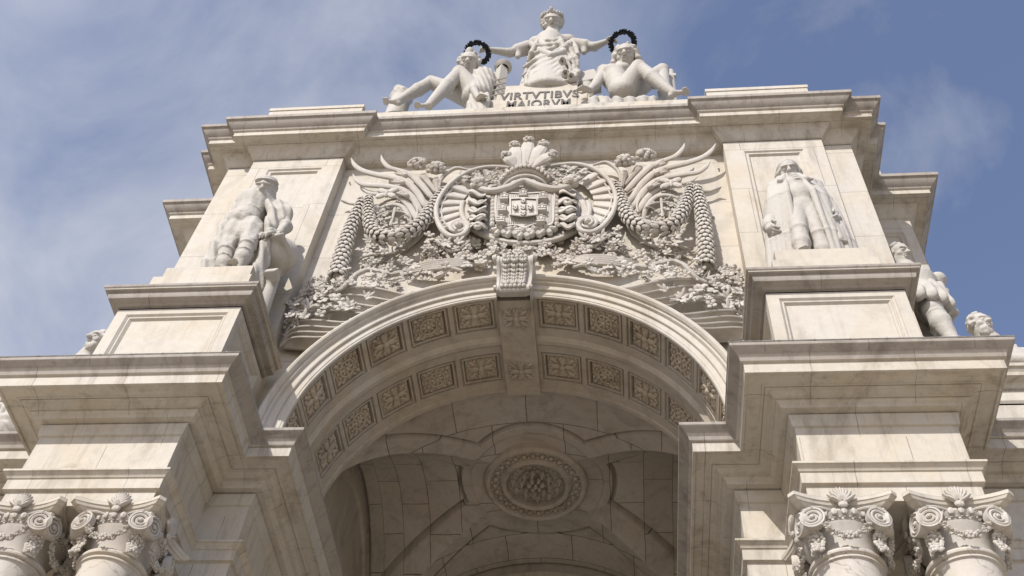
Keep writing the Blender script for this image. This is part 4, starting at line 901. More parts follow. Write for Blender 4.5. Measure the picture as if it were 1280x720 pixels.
def curls(cl, P, A, hh, rg, n, rad, test, base=(.80, .94, .86), ctr=(0, -.24, .34)):
    base = (base[0]*.97, base[1]*.90, base[2]*.92); cl.ell(P(*ctr), np.array(base)*hh, A, .03)
    for _ in range(n*4):
        d = nrmz(rg.normal(size=3))
        if not test(d): continue
        cl.ell(P(ctr[0]+d[0]*base[0]*1.0, ctr[1]+d[1]*base[1], ctr[2]+d[2]*base[2]), np.full(3, rad*hh)*rg.uniform(.7, 1.25, 3), A, .02); n -= 1
        if n <= 0: break
def hand(cl, w, d, nrm, ln, curl=.5, side=1):
    """Palm and five fingers; d points along the fingers, nrm out of the back of the hand, thumb on the side."""
    rk, cl.rk = cl.rk, 1.0
    d, nrm = nrmz(d), nrmz(nrm); nrm = nrmz(nrm-d*(nrm@d)); t = np.cross(d, nrm)*side
    cl.cone(w, w+d*ln*.45, ln*.17, ln*.20, .04); cl.ell(w+d*ln*.30, (ln*.30, ln*.25, ln*.12), [d, t, nrm], .04)
    for i, (o, l) in enumerate(((-.20, .42), (-.07, .52), (.07, .50), (.19, .38))):
        a = w+d*ln*.50+t*o*ln; c1 = nrmz(d-nrm*curl); c2 = nrmz(d*.5-nrm*curl*1.6); b = a+c1*ln*l*.55; cl.cone(a-d*ln*.1, b, ln*.075, ln*.066, .012); cl.cone(b, b+c2*ln*l*.5, ln*.066, ln*.05, .012)
    a = w+d*ln*.14-t*.20*ln; b = a+nrmz(d*.7-t*.7-nrm*.2)*ln*.26; cl.cone(a, b, ln*.085, ln*.072, .03); cl.cone(b, b+nrmz(d*.9-nrm*.5*curl)*ln*.22, ln*.07, ln*.055, .012); cl.rk = rk
def foot(cl, ank, d, ln):
    d = nrmz(d); up = np.array((0, 0, 1.)); s = nrmz(np.cross(d, up)); cl.cone(ank, ank-d*ln*.10-up*ln*.16, ln*.16, ln*.15, .05); cl.cone(ank-up*ln*.02, ank+d*ln*.55-up*ln*.22, ln*.17, ln*.12, .06)
    for i in range(5): o = (i-2)*.085; a = ank+d*ln*(.52)+s*o*ln-up*ln*.23; cl.cone(a, a+d*ln*(.26-.03*abs(i-1.2)), ln*.06, ln*.045, .02)
def fold_fn(direction, wl, amp, phase=0.0, wob=.2):
    d = nrmz(direction)
    return lambda X, Y, Z: amp*np.sin((X*d[0]+Y*d[1]+Z*d[2])*2*np.pi/wl+wob*np.sin(Z*1.9+X*.7)*2+phase)
def rough_fn(amp=.006): return lambda X, Y, Z: amp*(np.sin(X*31+np.sin(Z*17)*2)*np.sin(Y*29+X*7)*np.sin(Z*33+Y*5))
def sculpt(name, cl, mat, parent): return build(name, cl.mesh(), M[mat], parent, sharp=75)
def plinth_mb(x0, x1, y0, y1, z0, z1):
    b = MB(); b.box(x0, x1, y0, y1, z0, z1); b.box(x0-.07, x1+.07, y0-.07, y1, z0, z1-.52); b.box(x0-.13, x1+.13, y0-.13, y1, z0, z1-.72); b.v[1:] = b.v[1:]; return b
STAT = 'statues standing on the attic pedestals'
# ------------------------------------------------------------------ bearded man in doublet and cloak, front left
PZ = 23.28; ZCAP = 21.795
L_ = lambda p, y: at(p[0], p[1], y)
S1 = thing('statue', (-7.45, -.6, ZCAP), 'limestone statue of a bearded man in flat cap, puffed breeches and long cloak', 'statue', STAT)
b = MB(); b.box(-8.55, -6.3, -1.5, .3, ZCAP+.5, PZ); pl1 = build('plinth', b, M['plain'], S1)
b = MB(); b.box(-8.68, -6.17, -1.63, .3, ZCAP, ZCAP+.93); build('plinth_base', b, M['plain'], pl1)
cl = Clay(.024); hd = L_((331, 238), -1.12); hh = .37
P, A_ = head(cl, hd, hh, (.12, -1, -.80), beard=1); cl.rk = .76
rg = np.random.default_rng(2)
nk = L_((327, 253), -.85); ch = L_((320, 259), -.80); wa = L_((312, 271), -.85); pe = L_((306, 281), -.85)
cl.cone(P(0, -.15, -.6), nk, .22, .25, .08); cl.cone(nk, ch, .26, .64, .12); cl.cone(ch, wa, .70, .56, .12); cl.cone(wa, pe, .56, .56, .1); cl.ell(ch+(0, -.12, 0), (.74, .5, .75), None, .15)
hl, hr = L_((297, 285), -.95), L_((315, 285), -.95); kl, kr = L_((288.5, 302), -1.10), L_((312, 302), -1.25)
al = np.array((L_((283, 323), -1.0)[0]+.08, -.95, PZ+.30)); ar = np.array((L_((302, 324), -1.1)[0]+.06, -1.15, PZ+.30))
kl[2] = (hl[2]+PZ)/2+.05; kr[2] = (hr[2]+PZ)/2+.05
for h_, k_, a_ in ((hl, kl, al), (hr, kr, ar)):
    cl.cone(h_, k_, .44, .30, .08); cl.ell(h_*.6+k_*.4, (.44, .44, .62), None, .1); cl.cone(k_, k_*.45+a_*.55, .27, .29, .05); cl.cone(k_*.45+a_*.55, a_, .27, .18, .06); cl.ell(k_*.9+a_*.1, (.33, .33, .09), None, .03); cl.ell(k_*.62+a_*.38+(0, 0, 0), (.33, .33, .07), None, .03); foot(cl, a_, (.06, -1, 0), .62)
slr = L_((347, 261), -.75); sll = L_((304, 257.5), -.75); er = L_((357, 284), -.85); wr = L_((347.5, 292), -1.05)
cl.cone(slr, er, .34, .25, .1); cl.ell(slr*.62+er*.38, (.33, .36, .50), None, .1); cl.cone(er, wr, .24, .15, .06); hand(cl, wr, (-.45, -.5, -.5), (.1, -.8, .6), .62, .5, 1)
cl.cone(sll, L_((293, 275), -.7), .30, .24, .1)
cl.ell(wa+(0, -.02, -.05), (.62, .58, .09), None, .03); cl.cone(wa+(0, -.02, -.1), pe+(0, -.04, -.05), .56, .65, .03)        # row of buttons, belt
                            # skirt of the doublet
cl.warp(rough_fn(.007)); cl.warp(lambda X, Y, Z: np.where((Z < hl[2]+.2) & (Z > kl[2]), .006*np.sin(Z*17+X*3)+.012*np.sin(X*21+Y*9), 0)+np.where(Z > wa[2], .010*np.sin(X*24+Z*3), 0))
cl.ell(nk+(0, -.08, -.05), (.34, .33, .09), None, .03)
BODY1 = sculpt('figure', cl, 'statue', S1)
cl = Clay(.024)
for k in range(70): d = nrmz(rg.normal(size=3)); cl.ell(P(d[0]*.46, .50+d[1]*.25, -.72+d[2]*.34), np.array((.12, .12, .16))*hh, A_, .03)
cl.ell(P(0, .50, -.80), np.array((.42, .26, .36))*hh, A_, .04); sculpt('beard', cl, 'statue', BODY1)
cl = Clay(.024); cl.ell(P(0, -.25, .74), np.array((.92, 1.0, .20))*hh, A_, .04); cl.ell(P(0, -.3, .92), np.array((.8, .85, .34))*hh, A_, .06); curls(cl, P, A_, hh, rg, 46, .16, lambda d: d[1] < .25 and d[2] < .35, (.78, .9, .8)); sculpt('cap', cl, 'statue', BODY1)
cl = Clay(.024)
for i in range(6):
    t = i/5; pts_ = [L_(q, yy+.03*i) for q, yy in (((300+5*t, 254+2*t), -1.0), ((281+7*t, 281+2*t), -1.05), ((270+12*t, 306+t), -1.05), ((260+17*t, 329+t), -1.0))]; cl.chain(pts_+[pts_[-1]+(0, .15, PZ+.02-pts_[-1][2])], [.12, .13, .13, .14, .14], .04)
for x in np.linspace(-.70, .75, 8): t0 = ch+(x*.85, .40, .35); cl.chain([t0, (t0[0]*.5+(pe[0]+x)*.5, .12, (t0[2]+PZ)/2), (pe[0]+x*1.05, .15, PZ+.03)], [.2, .2, .2], .10)
for i in range(4): q = i*2.2; cl.chain([L_((334+q, 254+q*.3), -1.05+.05*i), L_((339+q*1.1, 264+q*.3), -1.12+.05*i), L_((337+q, 284), -1.15+.07*i), L_((331+q*.9, 306), -1.05+.07*i), np.array((L_((328+q*.8, 320), -1.0)[0], -.95+.07*i, PZ+.05))], [.11, .13, .13, .12, .11], .05)
cl.chain([L_((350, 258), -.9), L_((356, 268), -.85), L_((353, 277), -.9)], [.2, .23, .16], .1)
cl.chain([L_((311, 252), -1.05), L_((304, 259), -1.1), L_((295, 278), -1.1)], [.12, .15, .13], .08)
cl.warp(fold_fn((.9, .45, .40), .27, .028, 0, .12)); cl.warp(rough_fn(.005)); sculpt('cloak', cl, 'statue', S1)
cl = Clay(.024); gc = L_((346, 319), -.55); cl.ell(gc, (.56, .52, .56), None, .05); cl.cone(gc+(-.05, .25, -.25), (gc[0]-.45, .1, ZCAP+.05), .26, .2, .12)
cl.slab(L_((343, 309), -.85), (.42, .30, .05), [nrmz((1, -.3, -.35)), nrmz((.3, 1, -.3)), nrmz((.35, .2, 1))], .03, .04)
cl.warp(fold_fn((.6, .4, .7), .35, .018)); sculpt('draped_globe', cl, 'statue', S1)
cl = Clay(.024); cc = np.array(L_((340, 345), -.9)); cl.slab(cc, (.22, .14, .04), [nrmz((1, -.2, -.6)), nrmz((.3, 1, -.3)), nrmz((.6, .3, .8))], .03, .04); cl.cone(cc+(-.05, .25, 0), (cc[0]-.15, -.35, ZCAP+.05), .15, .2, .1); sculpt('folded_chart', cl, 'statue', S1)
# ------------------------------------------------------------------ man in a long coat and wig, front right
S2 = thing('statue', (7.55, -.6, ZCAP), 'limestone statue of a man in long wig, open coat and knee breeches, bare headed', 'statue', STAT)
b = MB(); b.box(6.45, 8.62, -1.5, .3, ZCAP+.5, PZ); pl2 = build('plinth', b, M['plain'], S2)
b = MB(); b.box(6.32, 8.75, -1.63, .3, ZCAP, ZCAP+.90); build('plinth_base', b, M['plain'], pl2)
Q = lambda x, y, yy: at(930+x/4.8, 190+y/4.8, yy)
cl = Clay(.024); hd = Q(268, 126, -1.0); hh = .365; P, A_ = head(cl, hd, hh, (-.14, -1, -.75)); cl.rk = .86
nk = Q(275, 195, -.75); ch = Q(300, 250, -.72); wa = Q(325, 325, -.72); pe = Q(345, 370, -.72)
cl.cone(P(0, -.1, -.6), nk, .2, .24, .08); cl.cone(nk, ch, .26, .55, .12); cl.cone(ch, wa, .60, .50, .12); cl.cone(wa, pe, .52, .54, .1); cl.ell(wa+(0, -.16, .1), (.46, .45, .5), None, .1)
hl, hr = Q(300, 385, -.85), Q(395, 385, -.8); al = np.array((hl[0]-.08, -1.05, PZ+.28)); ar = np.array((hr[0]+.12, -.75, PZ+.28)); kl = (hl+al)/2+(0, -.12, .1); kr = (hr+ar)/2+(0, -.1, .1)
for h_, k_, a_, dv in ((hl, kl, al, (-.15, -1, 0)), (hr, kr, ar, (.25, -1, 0))):
    cl.cone(h_, k_, .40, .27, .08); cl.ell(k_+(0, 0, -.05), (.28, .28, .10), None, .04); cl.cone(k_, k_*.5+a_*.5, .24, .27, .05); cl.cone(k_*.5+a_*.5, a_, .26, .17, .06); foot(cl, a_, dv, .60)
sl_, sr_ = Q(200, 255, -.7), Q(420, 225, -.65); el_, er_ = Q(168, 350, -.7), Q(495, 320, -.65); wl, wr = Q(158, 450, -.9), Q(530, 390, -.85)
cl.cone(sl_, el_, .30, .24, .1); cl.cone(el_, wl, .25, .17, .06); cl.cone(wl*.75+el_*.25, wl*.98+el_*.02, .25, .24, .03); hand(cl, wl, (-.15, -.35, -.9), (-1, -.2, 0), .60, .9, 1)
cl.cone(sr_, er_, .30, .24, .1); cl.cone(er_, wr, .24, .17, .06); cl.cone(wr*.75+er_*.25, wr*.98+er_*.02, .25, .24, .03); hand(cl, wr, (.25, -.35, -.85), (1, -.2, 0), .60, .9, -1)
cl.ell(nk+(0, -.22, -.12), (.27, .2, .16), None, .05); cl.ell(nk+(.02, -.38, -.30), (.18, .13, .2), None, .04); [cl.ell(nk+(.03*k-.02, -.46, -.25-.09*k), (.13, .08, .04), None, .03) for k in range(4)]
cl.warp(rough_fn(.006)); cl.warp(lambda X, Y, Z: np.where((Z < wa[2]+.8) & (Z > hl[2]-.9) & (np.abs(X-pe[0]) < .8), .007*np.sin(Z*13+X*8+np.sin(X*5)*2), 0))
BODY2 = sculpt('figure', cl, 'statue', S2)
cl = Clay(.024)
for s_ in (-1, 1):
    sh_ = (sl_ if s_ < 0 else sr_)
    for i in range(6):
        q = i/5; t0 = nk+(s_*(.20+.36*q), -.32+.16*q, -.20); t1 = wa+(s_*(.34+.42*q), -.50+.24*q, -.1); t2 = np.array((pe[0]+s_*(.40+.62*q), -1.12+.38*q, (pe[2]+PZ)/2)); t3 = np.array((pe[0]+s_*(.44+.66*q), -.95+.34*q, PZ+.05)); cl.chain([t0, t1, t2, t3], [.07, .085, .09, .09], .04)
    cl.chain([nk+(s_*.2, -.05, .0), sh_+(-s_*.04, 0, .06), sh_*.62+(el_ if s_ < 0 else er_)*.38], [.22, .27, .23], .10)
    cl.chain([nk+(s_*.16, -.30, -.05), nk+(s_*.34, -.40, -.45), wa+(s_*.40, -.48, .55)], [.07, .10, .06], .04)
for x in np.linspace(-.85, .85, 8): cl.chain([ch+(x*.62, .36, .2), (pe[0]+x*1.0, .12, (pe[2]+PZ)/2), (pe[0]+x*1.1, .15, PZ+.03)], [.2, .19, .19], .10)
cl.warp(fold_fn((.85, .6, .03), .36, .020, 0, .10)); cl.warp(rough_fn(.005)); sculpt('coat', cl, 'statue', S2)
cl = Clay(.024); cl.ell(P(0, -.24, .30), np.array((.80, .90, .82))*hh, A_, .04); cl.slab(P(0, .95, .0), np.array((.50, .42, .82))*hh, A_, .02, .03, 'c')
for s_ in (-1, 1):
    for i in range(4): cl.chain([P(s_*(.46+.06*i), .14-.22*i, .5), P(s_*(.74+.03*i), .14-.25*i, -.1), P(s_*(.74+.03*i), .14-.25*i, -.75), P(s_*(.66+.03*i), .04-.2*i, -1.15)], np.array((.17, .19, .20, .13))*hh, .03)
cl.chain([P(0, -.8, .3), P(0, -.9, -.5), P(0, -.75, -1.1)], np.array((.5, .6, .5))*hh, .08)
cl.warp(lambda X, Y, Z: .022*np.sin(Z*26+np.sin(X*9)*1.5)); cl.warp(rough_fn(.006)); sculpt('wig', cl, 'statue', BODY2)
cl = Clay(.024); rd = nrmz(Q(560, 540, -.8)-Q(535, 400, -.8)); p0 = Q(533, 415, -1.0); cl.cone(p0, p0+(0.05, .0, -.8), .07, .08, .03); cl.slab(p0+(.06, .02, -.55), (.12, .03, .34), [nrmz((1, .3, 0)), nrmz((-.3, 1, 0)), np.array((0, 0, 1.))], .03, .04); sculpt('scroll', cl, 'statue', S2)
# ================================================================== crowning group, wreaths, rear statues, river figures
TOPG = 'crowning statues on the attic'
IZ = 34.1
# inscribed plinth
PY = .45; TZ = at(680, 105.5, PY)[2]
pxl = lambda px, py, y=PY: at(px, py, y)[0]
IP = thing('inscription_plinth', (0, 1.2, IZ), 'stepped stone plinth carved with grey Latin words under the draped standing figure', 'plinth')
x0, x1 = pxl(632, 110), pxl(722, 105); z1 = at(620, 124, PY)[2]; z2 = at(600, 131, PY)[2]
b = MB(); b.box(x0, x1, PY, 2.2, IZ, TZ); build('block', b, M['plain'], IP)
b = MB(); b.box(x0-.27, x1+.35, PY+.03, 2.1, IZ, at(625, 117.5, PY)[2]); b.box(x0-.62, x1+.9, PY+.06, 2.1, IZ, z1+.05); b.box(x0-1.15, x1+1.9, PY+.09, 2.1, IZ, z2+.02); build('step', b, M['plain'], IP)
def lettering(txt, xc, zb, h, y, parent, width):
    cu = bpy.data.curves.new('lettering', 'FONT'); cu.body = txt; cu.size = 1.0; cu.extrude = .02; cu.align_x = 'CENTER'; cu.space_character = 1.08; cu.offset = 0.022
    o = bpy.data.objects.new('lettering', cu); COL.objects.link(o); bpy.context.view_layer.update()
    me = bpy.data.meshes.new_from_object(o.evaluated_get(bpy.context.evaluated_depsgraph_get())); COL.objects.unlink(o); bpy.data.objects.remove(o)
    V = np.array([v.co[:] for v in me.vertices]); F = [tuple(p.vertices) for p in me.polygons]; hh = V[:, 1].max()-V[:, 1].min(); ww = V[:, 0].max()-V[:, 0].min(); V[:, 1] -= V[:, 1].min()
    b = MB(); b.add(np.stack([xc+V[:, 0]/ww*width, y-.012-V[:, 2]*.6, zb+V[:, 1]/hh*h], 1), F); bpy.data.meshes.remove(me)
    return build('lettering', b, M['letter'], parent)
lx = (pxl(622, 125)+pxl(726, 119))/2; wid = pxl(726, 119)-pxl(622, 125)
zt = at(672, 116.0, PY+.03)[2]; zm = at(672, 124.8, PY+.03)[2]
lettering('VIRTVTIBVS', lx, zm, (zt-zm), PY+.0, IP, wid*.95)
lettering('MAIORVM', lx+.0, zm-.10-(zt-zm), (zt-zm), PY+.0, IP, wid*.76)
# ---- standing figure with outstretched arms
GY = 1.0; T = lambda px, py, y=GY: at(px, py, y)
G1 = thing('statue', (.1, GY, TZ), 'limestone statue of a draped standing figure stretching both arms out to hold wreaths', 'statue', TOPG)
cl = Clay(.024); hh = .49; hd = T(690, 30.5, .80); P, A_ = head(cl, hd, hh, (-.03, -1, -.85)); rg = np.random.default_rng(9)
nk = T(690, 43, 1.0); ch = T(687, 57, 1.0); wa = T(683, 80, 1.0)
cl.cone(P(0, -.1, -.6), nk, .25, .27, .08); cl.cone(T(670, 56, 1.0), T(710, 53.5, 1.0), .34, .34, .1); cl.cone(nk, ch, .3, .5, .10); cl.cone(ch, wa, .62, .62, .1); cl.cone(wa, (wa[0], 1.0, TZ+.02), .60, .62, .1)
sl_, sr_ = T(660, 60, 1.0), T(718, 57, 1.0); el_, er_ = T(637, 66, .9), T(743, 58.5, .9); wl, wr = T(613, 62.5, .7), T(757, 52.5, .7)
for s_, e_, w_ in ((sl_, el_, wl), (sr_, er_, wr)): cl.cone(s_, e_, .24, .18, .1); cl.cone(e_, w_, .18, .115, .05)
hand(cl, wl, (-1, -.2, .05), (0, -.25, 1), .50, .8, 1); hand(cl, wr, (1, -.2, .25), (0, -.25, 1), .50, .8, -1)
GB = (cl.warp(rough_fn(.006)), sculpt('figure', cl, 'statue', G1))[1]
cl = Clay(.024); curls(cl, P, A_, hh, rg, 90, .17, lambda d: d[1] < .42 and d[2] > -.65, (.88, .98, .9)); sculpt('hair', cl, 'statue', GB)
cl = Clay(.024)
for k in range(22):
    a = k/22*2*np.pi; d = (math.sin(a)*.92, .02+.62*math.cos(a)*1.0-.2, .72+.20*math.cos(a))
    cl.ell(P(*d), np.array((.10, .12, .22))*hh, A_, .015)
cl.ell(P(0, .50, 1.12), np.array((.16, .12, .26))*hh, A_, .02); sculpt('laurel_band', cl, 'statue', GB)
# robe: tunic with sleeves, mantle with diagonal folds
cl = Clay(.024); zb = TZ+.02
for x in np.linspace(-1, 1, 9): cl.chain([ch+(x*.46, -.26*(1-x*x), .35), wa+(x*.56, -.46*(1-x*x)+.05, 0), (pxl(687, 100, GY)+x*.88, .74-.36*(1-x*x), zb)], [.2, .22, .2], .12)
for s_, e_ in ((sl_, el_), (sr_, er_)):
    cl.cone(s_+(0, 0, .0), s_*.45+e_*.55, .30, .27, .12); m_ = s_*.5+e_*.5; cl.cone(m_, m_+(0, .02, -.55), .2, .10, .1)
for x in np.linspace(-.9, .9, 6): cl.cone((pxl(687, 100, GY)+x*.85, 1.4, zb), ch+(x*.5, .35, .1), .3, .3, .12)
for (q0, q1, q2, q3) in (((706, 57), (690, 68), (668, 76), (655, 84)), ((707, 59), (692, 73), (668, 84), (654, 94)), ((708, 61), (694, 78), (670, 92), (654, 103)), ((708, 64), (696, 83), (676, 97), (662, 105)), ((709, 68), (698, 88), (684, 100), (672, 106)), ((709, 73), (701, 92), (691, 102), (684, 106)),
                         ((703, 55), (688, 62), (672, 66), (660, 72)), ((698, 52), (685, 57), (673, 58), (664, 63)), ((672, 50), (669, 57), (664, 66), (660, 76)), ((701, 47), (694, 51), (684, 51), (676, 48)), ((704, 50), (694, 56), (682, 56), (671, 52)), ((700, 48), (702, 53), (705, 60), (707, 68)), ((716, 52), (720, 60), (722, 68), (722, 76))):
    cl.chain([T(*q0, .52), T(*q1, .36), T(*q2, .38), T(*q3, .58)], [.07, .10, .09, .06], .07)
for k in range(8): cl.chain([T(664+5.2*k, 86-1.2*k, .50), T(658+6.6*k, 96-.6*k, .42), (pxl(658+6.6*k, 105, .36), .36+.02*abs(k-4), zb)], [.05, .075, .09], .05)
for px in (712, 717, 721): cl.chain([T(px-3, 66, .62), T(px-1, 84, .55), T(px, 104, .55)], [.07, .09, .09], .06)
cl.warp(rough_fn(.004)); sculpt('robe', cl, 'statue', G1)
cl = Clay(.024)
for i, (p, q) in enumerate((((704, 56), (706, 104)), ((709, 56), (711, 105)), ((714, 57), (717, 104)), ((719, 60), (721, 101)))):
    a, c = T(*p, .50), T(*q, .45); c[2] = max(c[2], TZ+.05); n = 16
    cl.chain([a*(1-t)+c*t+np.array((.07*math.sin(t*19+i*1.7), -.10*math.sin(t*13+i), 0)) for t in np.linspace(0, 1, n)], [.06+.045*abs(math.sin(i+j*.9)) for j in range(n)], .04)
for (px, py, r) in ((703, 79, .15), (707, 95, .16), (714, 98, .13)):
    c = T(px, py, .32); cl.cone(c, c+(0, -.12, 0), r, r*.9, .04); cl.cone(c+(0, -.35, -.10), c+(0, 0, -.04), r*.5, r*.4, .02, 'c')
for a in ((660, 58), (672, 66), (684, 72), (696, 72), (706, 66)): pass
cl.chain([T(664, 55, .72), T(676, 64, .42), T(690, 70, .30), T(703, 66, .4), T(709, 56, .6)], [.12, .14, .15, .14, .12], .05)
cl.warp(rough_fn(.006)); sculpt('mantle_fall', cl, 'statue', G1)
# ---- reclining figures
def recline(label, hp, face, pts, rad, extra, org):
    g_ = thing('statue', org, label, 'statue', TOPG); cl = Clay(.024); P, A = head(cl, hp, .50, face); extra(cl, P, A, g_)
    return g_
RY = .75
R2 = lambda px, py, y=RY: at(px, py, y)
GZ = IZ+.12
# left: leaning woman with a draped breast
G2 = thing('statue', (R2(560, 120)[0], RY, IZ), 'limestone statue of a reclining woman with draped chest leaning on a short pillar', 'statue', TOPG)
cl = Clay(.024); hh = .47; hd = R2(586, 81, .50); P, A_ = head(cl, hd, hh, (.05, -1, -.75)); rg = np.random.default_rng(4)
cl.rk = .88; nk = R2(592, 94, .75); ch = R2(603, 103, .8); pe = R2(593, 122, .6); cl.cone(P(0, -.1, -.6), nk, .2, .24, .08); cl.cone(nk, ch, .28, .46, .12); cl.cone(ch, pe, .48, .52, .12)
kA, fA = R2(574, 91, .25), R2(537, 128, .05); kB, fB = R2(539, 103, .75), R2(497, 127, .55); fA[2] = max(fA[2]-.25, GZ+.25); hA = R2(594, 117, .55); hB = R2(585, 122, .85)
cl.cone(hA, kA, .46, .31, .08); cl.cone(kA, kA*.6+fA*.4, .27, .29, .05); cl.cone(kA*.6+fA*.4, fA, .29, .17, .06); foot(cl, fA, (-.9, -.3, -.1), .62)
cl.cone(hB, kB, .44, .29, .08); cl.cone(kB, kB*.6+fB*.4, .26, .28, .05); cl.cone(kB*.6+fB*.4, fB, .28, .17, .06); foot(cl, fB, (-1, -.15, .25), .70)
sL, sR = R2(598, 98, .55), R2(617, 98, 1.0); cl.ell(sR, (.28, .28, .28), None, .15); cl.cone(sR, R2(625, 112, 1.2), .22, .18, .06); cl.cone(R2(625, 112, 1.2), R2(617, 104, .8), .17, .13, .05); hand(cl, R2(617, 104, .8), (0, -.4, .9), (0, -1, -.3), .5, .5)
cl.cone(sL, R2(592, 112, .2), .23, .18, .08); cl.cone(R2(592, 112, .2), R2(598, 123, .1), .17, .12, .05); hand(cl, R2(598, 123, .1), (.5, -.5, -.3), (0, -.5, 1), .5, .3)
cl.warp(rough_fn(.005)); B2 = sculpt('figure', cl, 'statue', G2)
cl = Clay(.024); curls(cl, P, A_, hh, rg, 80, .18, lambda d: d[1] < .35 and d[2] > -.5, (.86, .96, .9)); cl.ell(P(0, -.2, 1.25), np.array((.34, .34, .42))*hh, A_, .05); sculpt('hair', cl, 'statue', B2)
cl = Clay(.024); cl.cone(ch+(.05, -.10, .05), pe+(.15, -.02, .1), .46, .48, .1); cl.ell(R2(600, 105, .42), (.24, .22, .24), None, .12); cl.ell(R2(611, 104, .52), (.24, .22, .24), None, .12)
for px in (592, 600, 608): c = R2(px, 121, .35); cl.cone(c, (c[0], .3, GZ), .16, .2, .12)
cl.cone((R2(575, 130, .4)[0], .35, GZ+.1), (R2(605, 130, .3)[0], .3, GZ+.1), .24, .26, .1); cl.warp(fold_fn((.95, .1, .28), .2, .016)); cl.warp(rough_fn(.005)); sculpt('drapery', cl, 'statue', G2)
b = MB(); pc = R2(623, 118, .8); pt = R2(613, 84, .8); b.tube([(pc[0], .8, IZ), (pc[0]-.03, .8, pt[2]-.2)], [.29, .22], 4); b.lathe((pc[0], .8, 0), [(.22, pt[2]-.21), (.30, pt[2]-.12), (.34, pt[2]-.05), (.30, pt[2]+.05), (.20, pt[2]+.16), (.22, pt[2]+.22), (.1, pt[2]+.27), (0.01, pt[2]+.28)], 16)
for k in range(4): z = pc[2]-.6+k*.42; b.tube([(pc[0]-.27, .52, z-.12), (pc[0]+.27, .52, z+.12)], .035, 5)
build('pillar', b, M['statue'], G2)
cl = Clay(.024); lc = R2(502, 122, 1.2); cl.ell(lc, (.42, .40, .36), None, .06); cl.ell(lc+(-.12, -.2, .25), (.2, .2, .2), None, .06); cl.cone(lc, (lc[0], 1.2, IZ+.02), .36, .44, .1)
for k in range(26): d = nrmz(rg.normal(size=3)); cl.ell(lc+d*(.36, .34, .32), (.1, .1, .1), None, .03)
sculpt('bundle', cl, 'statue', G2)
b = MB(); b.box(R2(476, 137, .3)[0], R2(600, 133, .3)[0], .12, 1.7, IZ, GZ+.16); build('base', b, M['plain'], G2)
# right: nude youth
G3 = thing('statue', (R2(800, 112)[0], RY, IZ), 'limestone statue of a reclining bare youth with long hair and one knee raised', 'statue', TOPG)
cl = Clay(.024); hh = .51; hd = R2(782, 72, .50); P, A_ = head(cl, hd, hh, (-.15, -1, -.70))
cl.rk = .88; nk = R2(777, 86, .75); ch = R2(768, 97, .8); pe = R2(776, 114, .5); cl.cone(P(0, -.1, -.6), nk, .24, .27, .08); cl.cone(nk, ch, .32, .52, .14); cl.cone(ch, ch*.4+pe*.6, .54, .44, .12); cl.cone(ch*.4+pe*.6, pe, .44, .48, .1); cl.ell(ch+(-.15, -.32, .05), (.27, .2, .24), None, .1); cl.ell(ch+(.32, -.34, .1), (.27, .2, .24), None, .1)
kA, fA = R2(798, 84, .05), R2(841, 117, .1); kB, fB = R2(828, 88, .75), R2(830, 122, .7); hA, hB = R2(781, 113, .4), R2(790, 116, .75); fA[2] = max(fA[2], GZ+.3); fB[2] = GZ+.3
cl.cone(hA, kA, .46, .31, .08); cl.cone(kA, kA*.6+fA*.4, .28, .30, .05); cl.cone(kA*.6+fA*.4, fA, .30, .17, .06); foot(cl, fA, (1, -.15, .38), .74)
cl.cone(hB, kB, .44, .29, .08); cl.cone(kB, kB*.6+fB*.4, .26, .28, .05); cl.cone(kB*.6+fB*.4, fB, .28, .17, .06); foot(cl, fB, (.6, -.7, -.1), .62)
sL, sR = R2(755, 90, .75), R2(789, 90, .95); eL, wL = R2(744, 107, .55), R2(737, 113, .25); cl.ell(sL, (.32, .32, .32), None, .14); cl.ell(sR, (.3, .3, .3), None, .14)
cl.cone(sL, eL, .25, .20, .08); cl.cone(eL, wL, .19, .13, .05); hand(cl, wL, (-.8, -.5, -.25), (0, -.35, 1), .55, .35, -1); cl.cone(sR, R2(806, 100, 1.0), .24, .19, .08); cl.cone(R2(806, 100, 1.0), R2(818, 108, .8), .18, .13, .05); hand(cl, R2(818, 108, .8), (.9, -.3, -.3), (0, -.4, 1), .5, .5)
cl.warp(rough_fn(.005)); B3 = sculpt('figure', cl, 'statue', G3)
cl = Clay(.024); curls(cl, P, A_, hh, rg, 70, .19, lambda d: d[1] < .30 and d[2] > -.4, (.86, .96, .9))
for s_ in (-1, 1):
    for i in range(3): cl.chain([P(s_*.75, .1-.25*i, .3), P(s_*.92, .1-.25*i, -.3), P(s_*.85, .0-.2*i, -.95)], np.array((.2, .22, .16))*hh, .04)
cl.warp(lambda X, Y, Z: .015*np.sin(Z*24+X*6)); sculpt('hair', cl, 'statue', B3)
cl = Clay(.024)
for (px, py, y, r) in ((742, 126, .3, .18), (757, 128, .25, .2), (772, 127, .15, .2), (788, 127, .2, .2), (803, 126, .25, .2), (815, 125, .3, .16)): c = R2(px, py, y); cl.cone(c, (c[0], y+.1, GZ), r, r*1.15, .12)
cl.warp(fold_fn((.7, .2, .7), .33, .02)); cl.warp(rough_fn(.006)); sculpt('drapery', cl, 'statue', G3)
cl = Clay(.024); c = R2(838, 92, 1.1); cl.cone(c+(0, 0, .1), (c[0]-.1, 1.1, IZ+.02), .14, .26, .05); cl.slab(R2(836, 96, 1.05), (.25, .08, .08), None, .02, .03); cl.slab(R2(733, 104, 1.15), (.42, .3, .38), [nrmz((1, 0, .35)), (0, 1, 0), nrmz((-.35, 0, 1))], .03, .05); cl.cone(R2(733, 106, 1.15), (R2(733, 106, 1.15)[0], 1.15, IZ+.02), .3, .4, .08); sculpt('armour', cl, 'statue', G3)
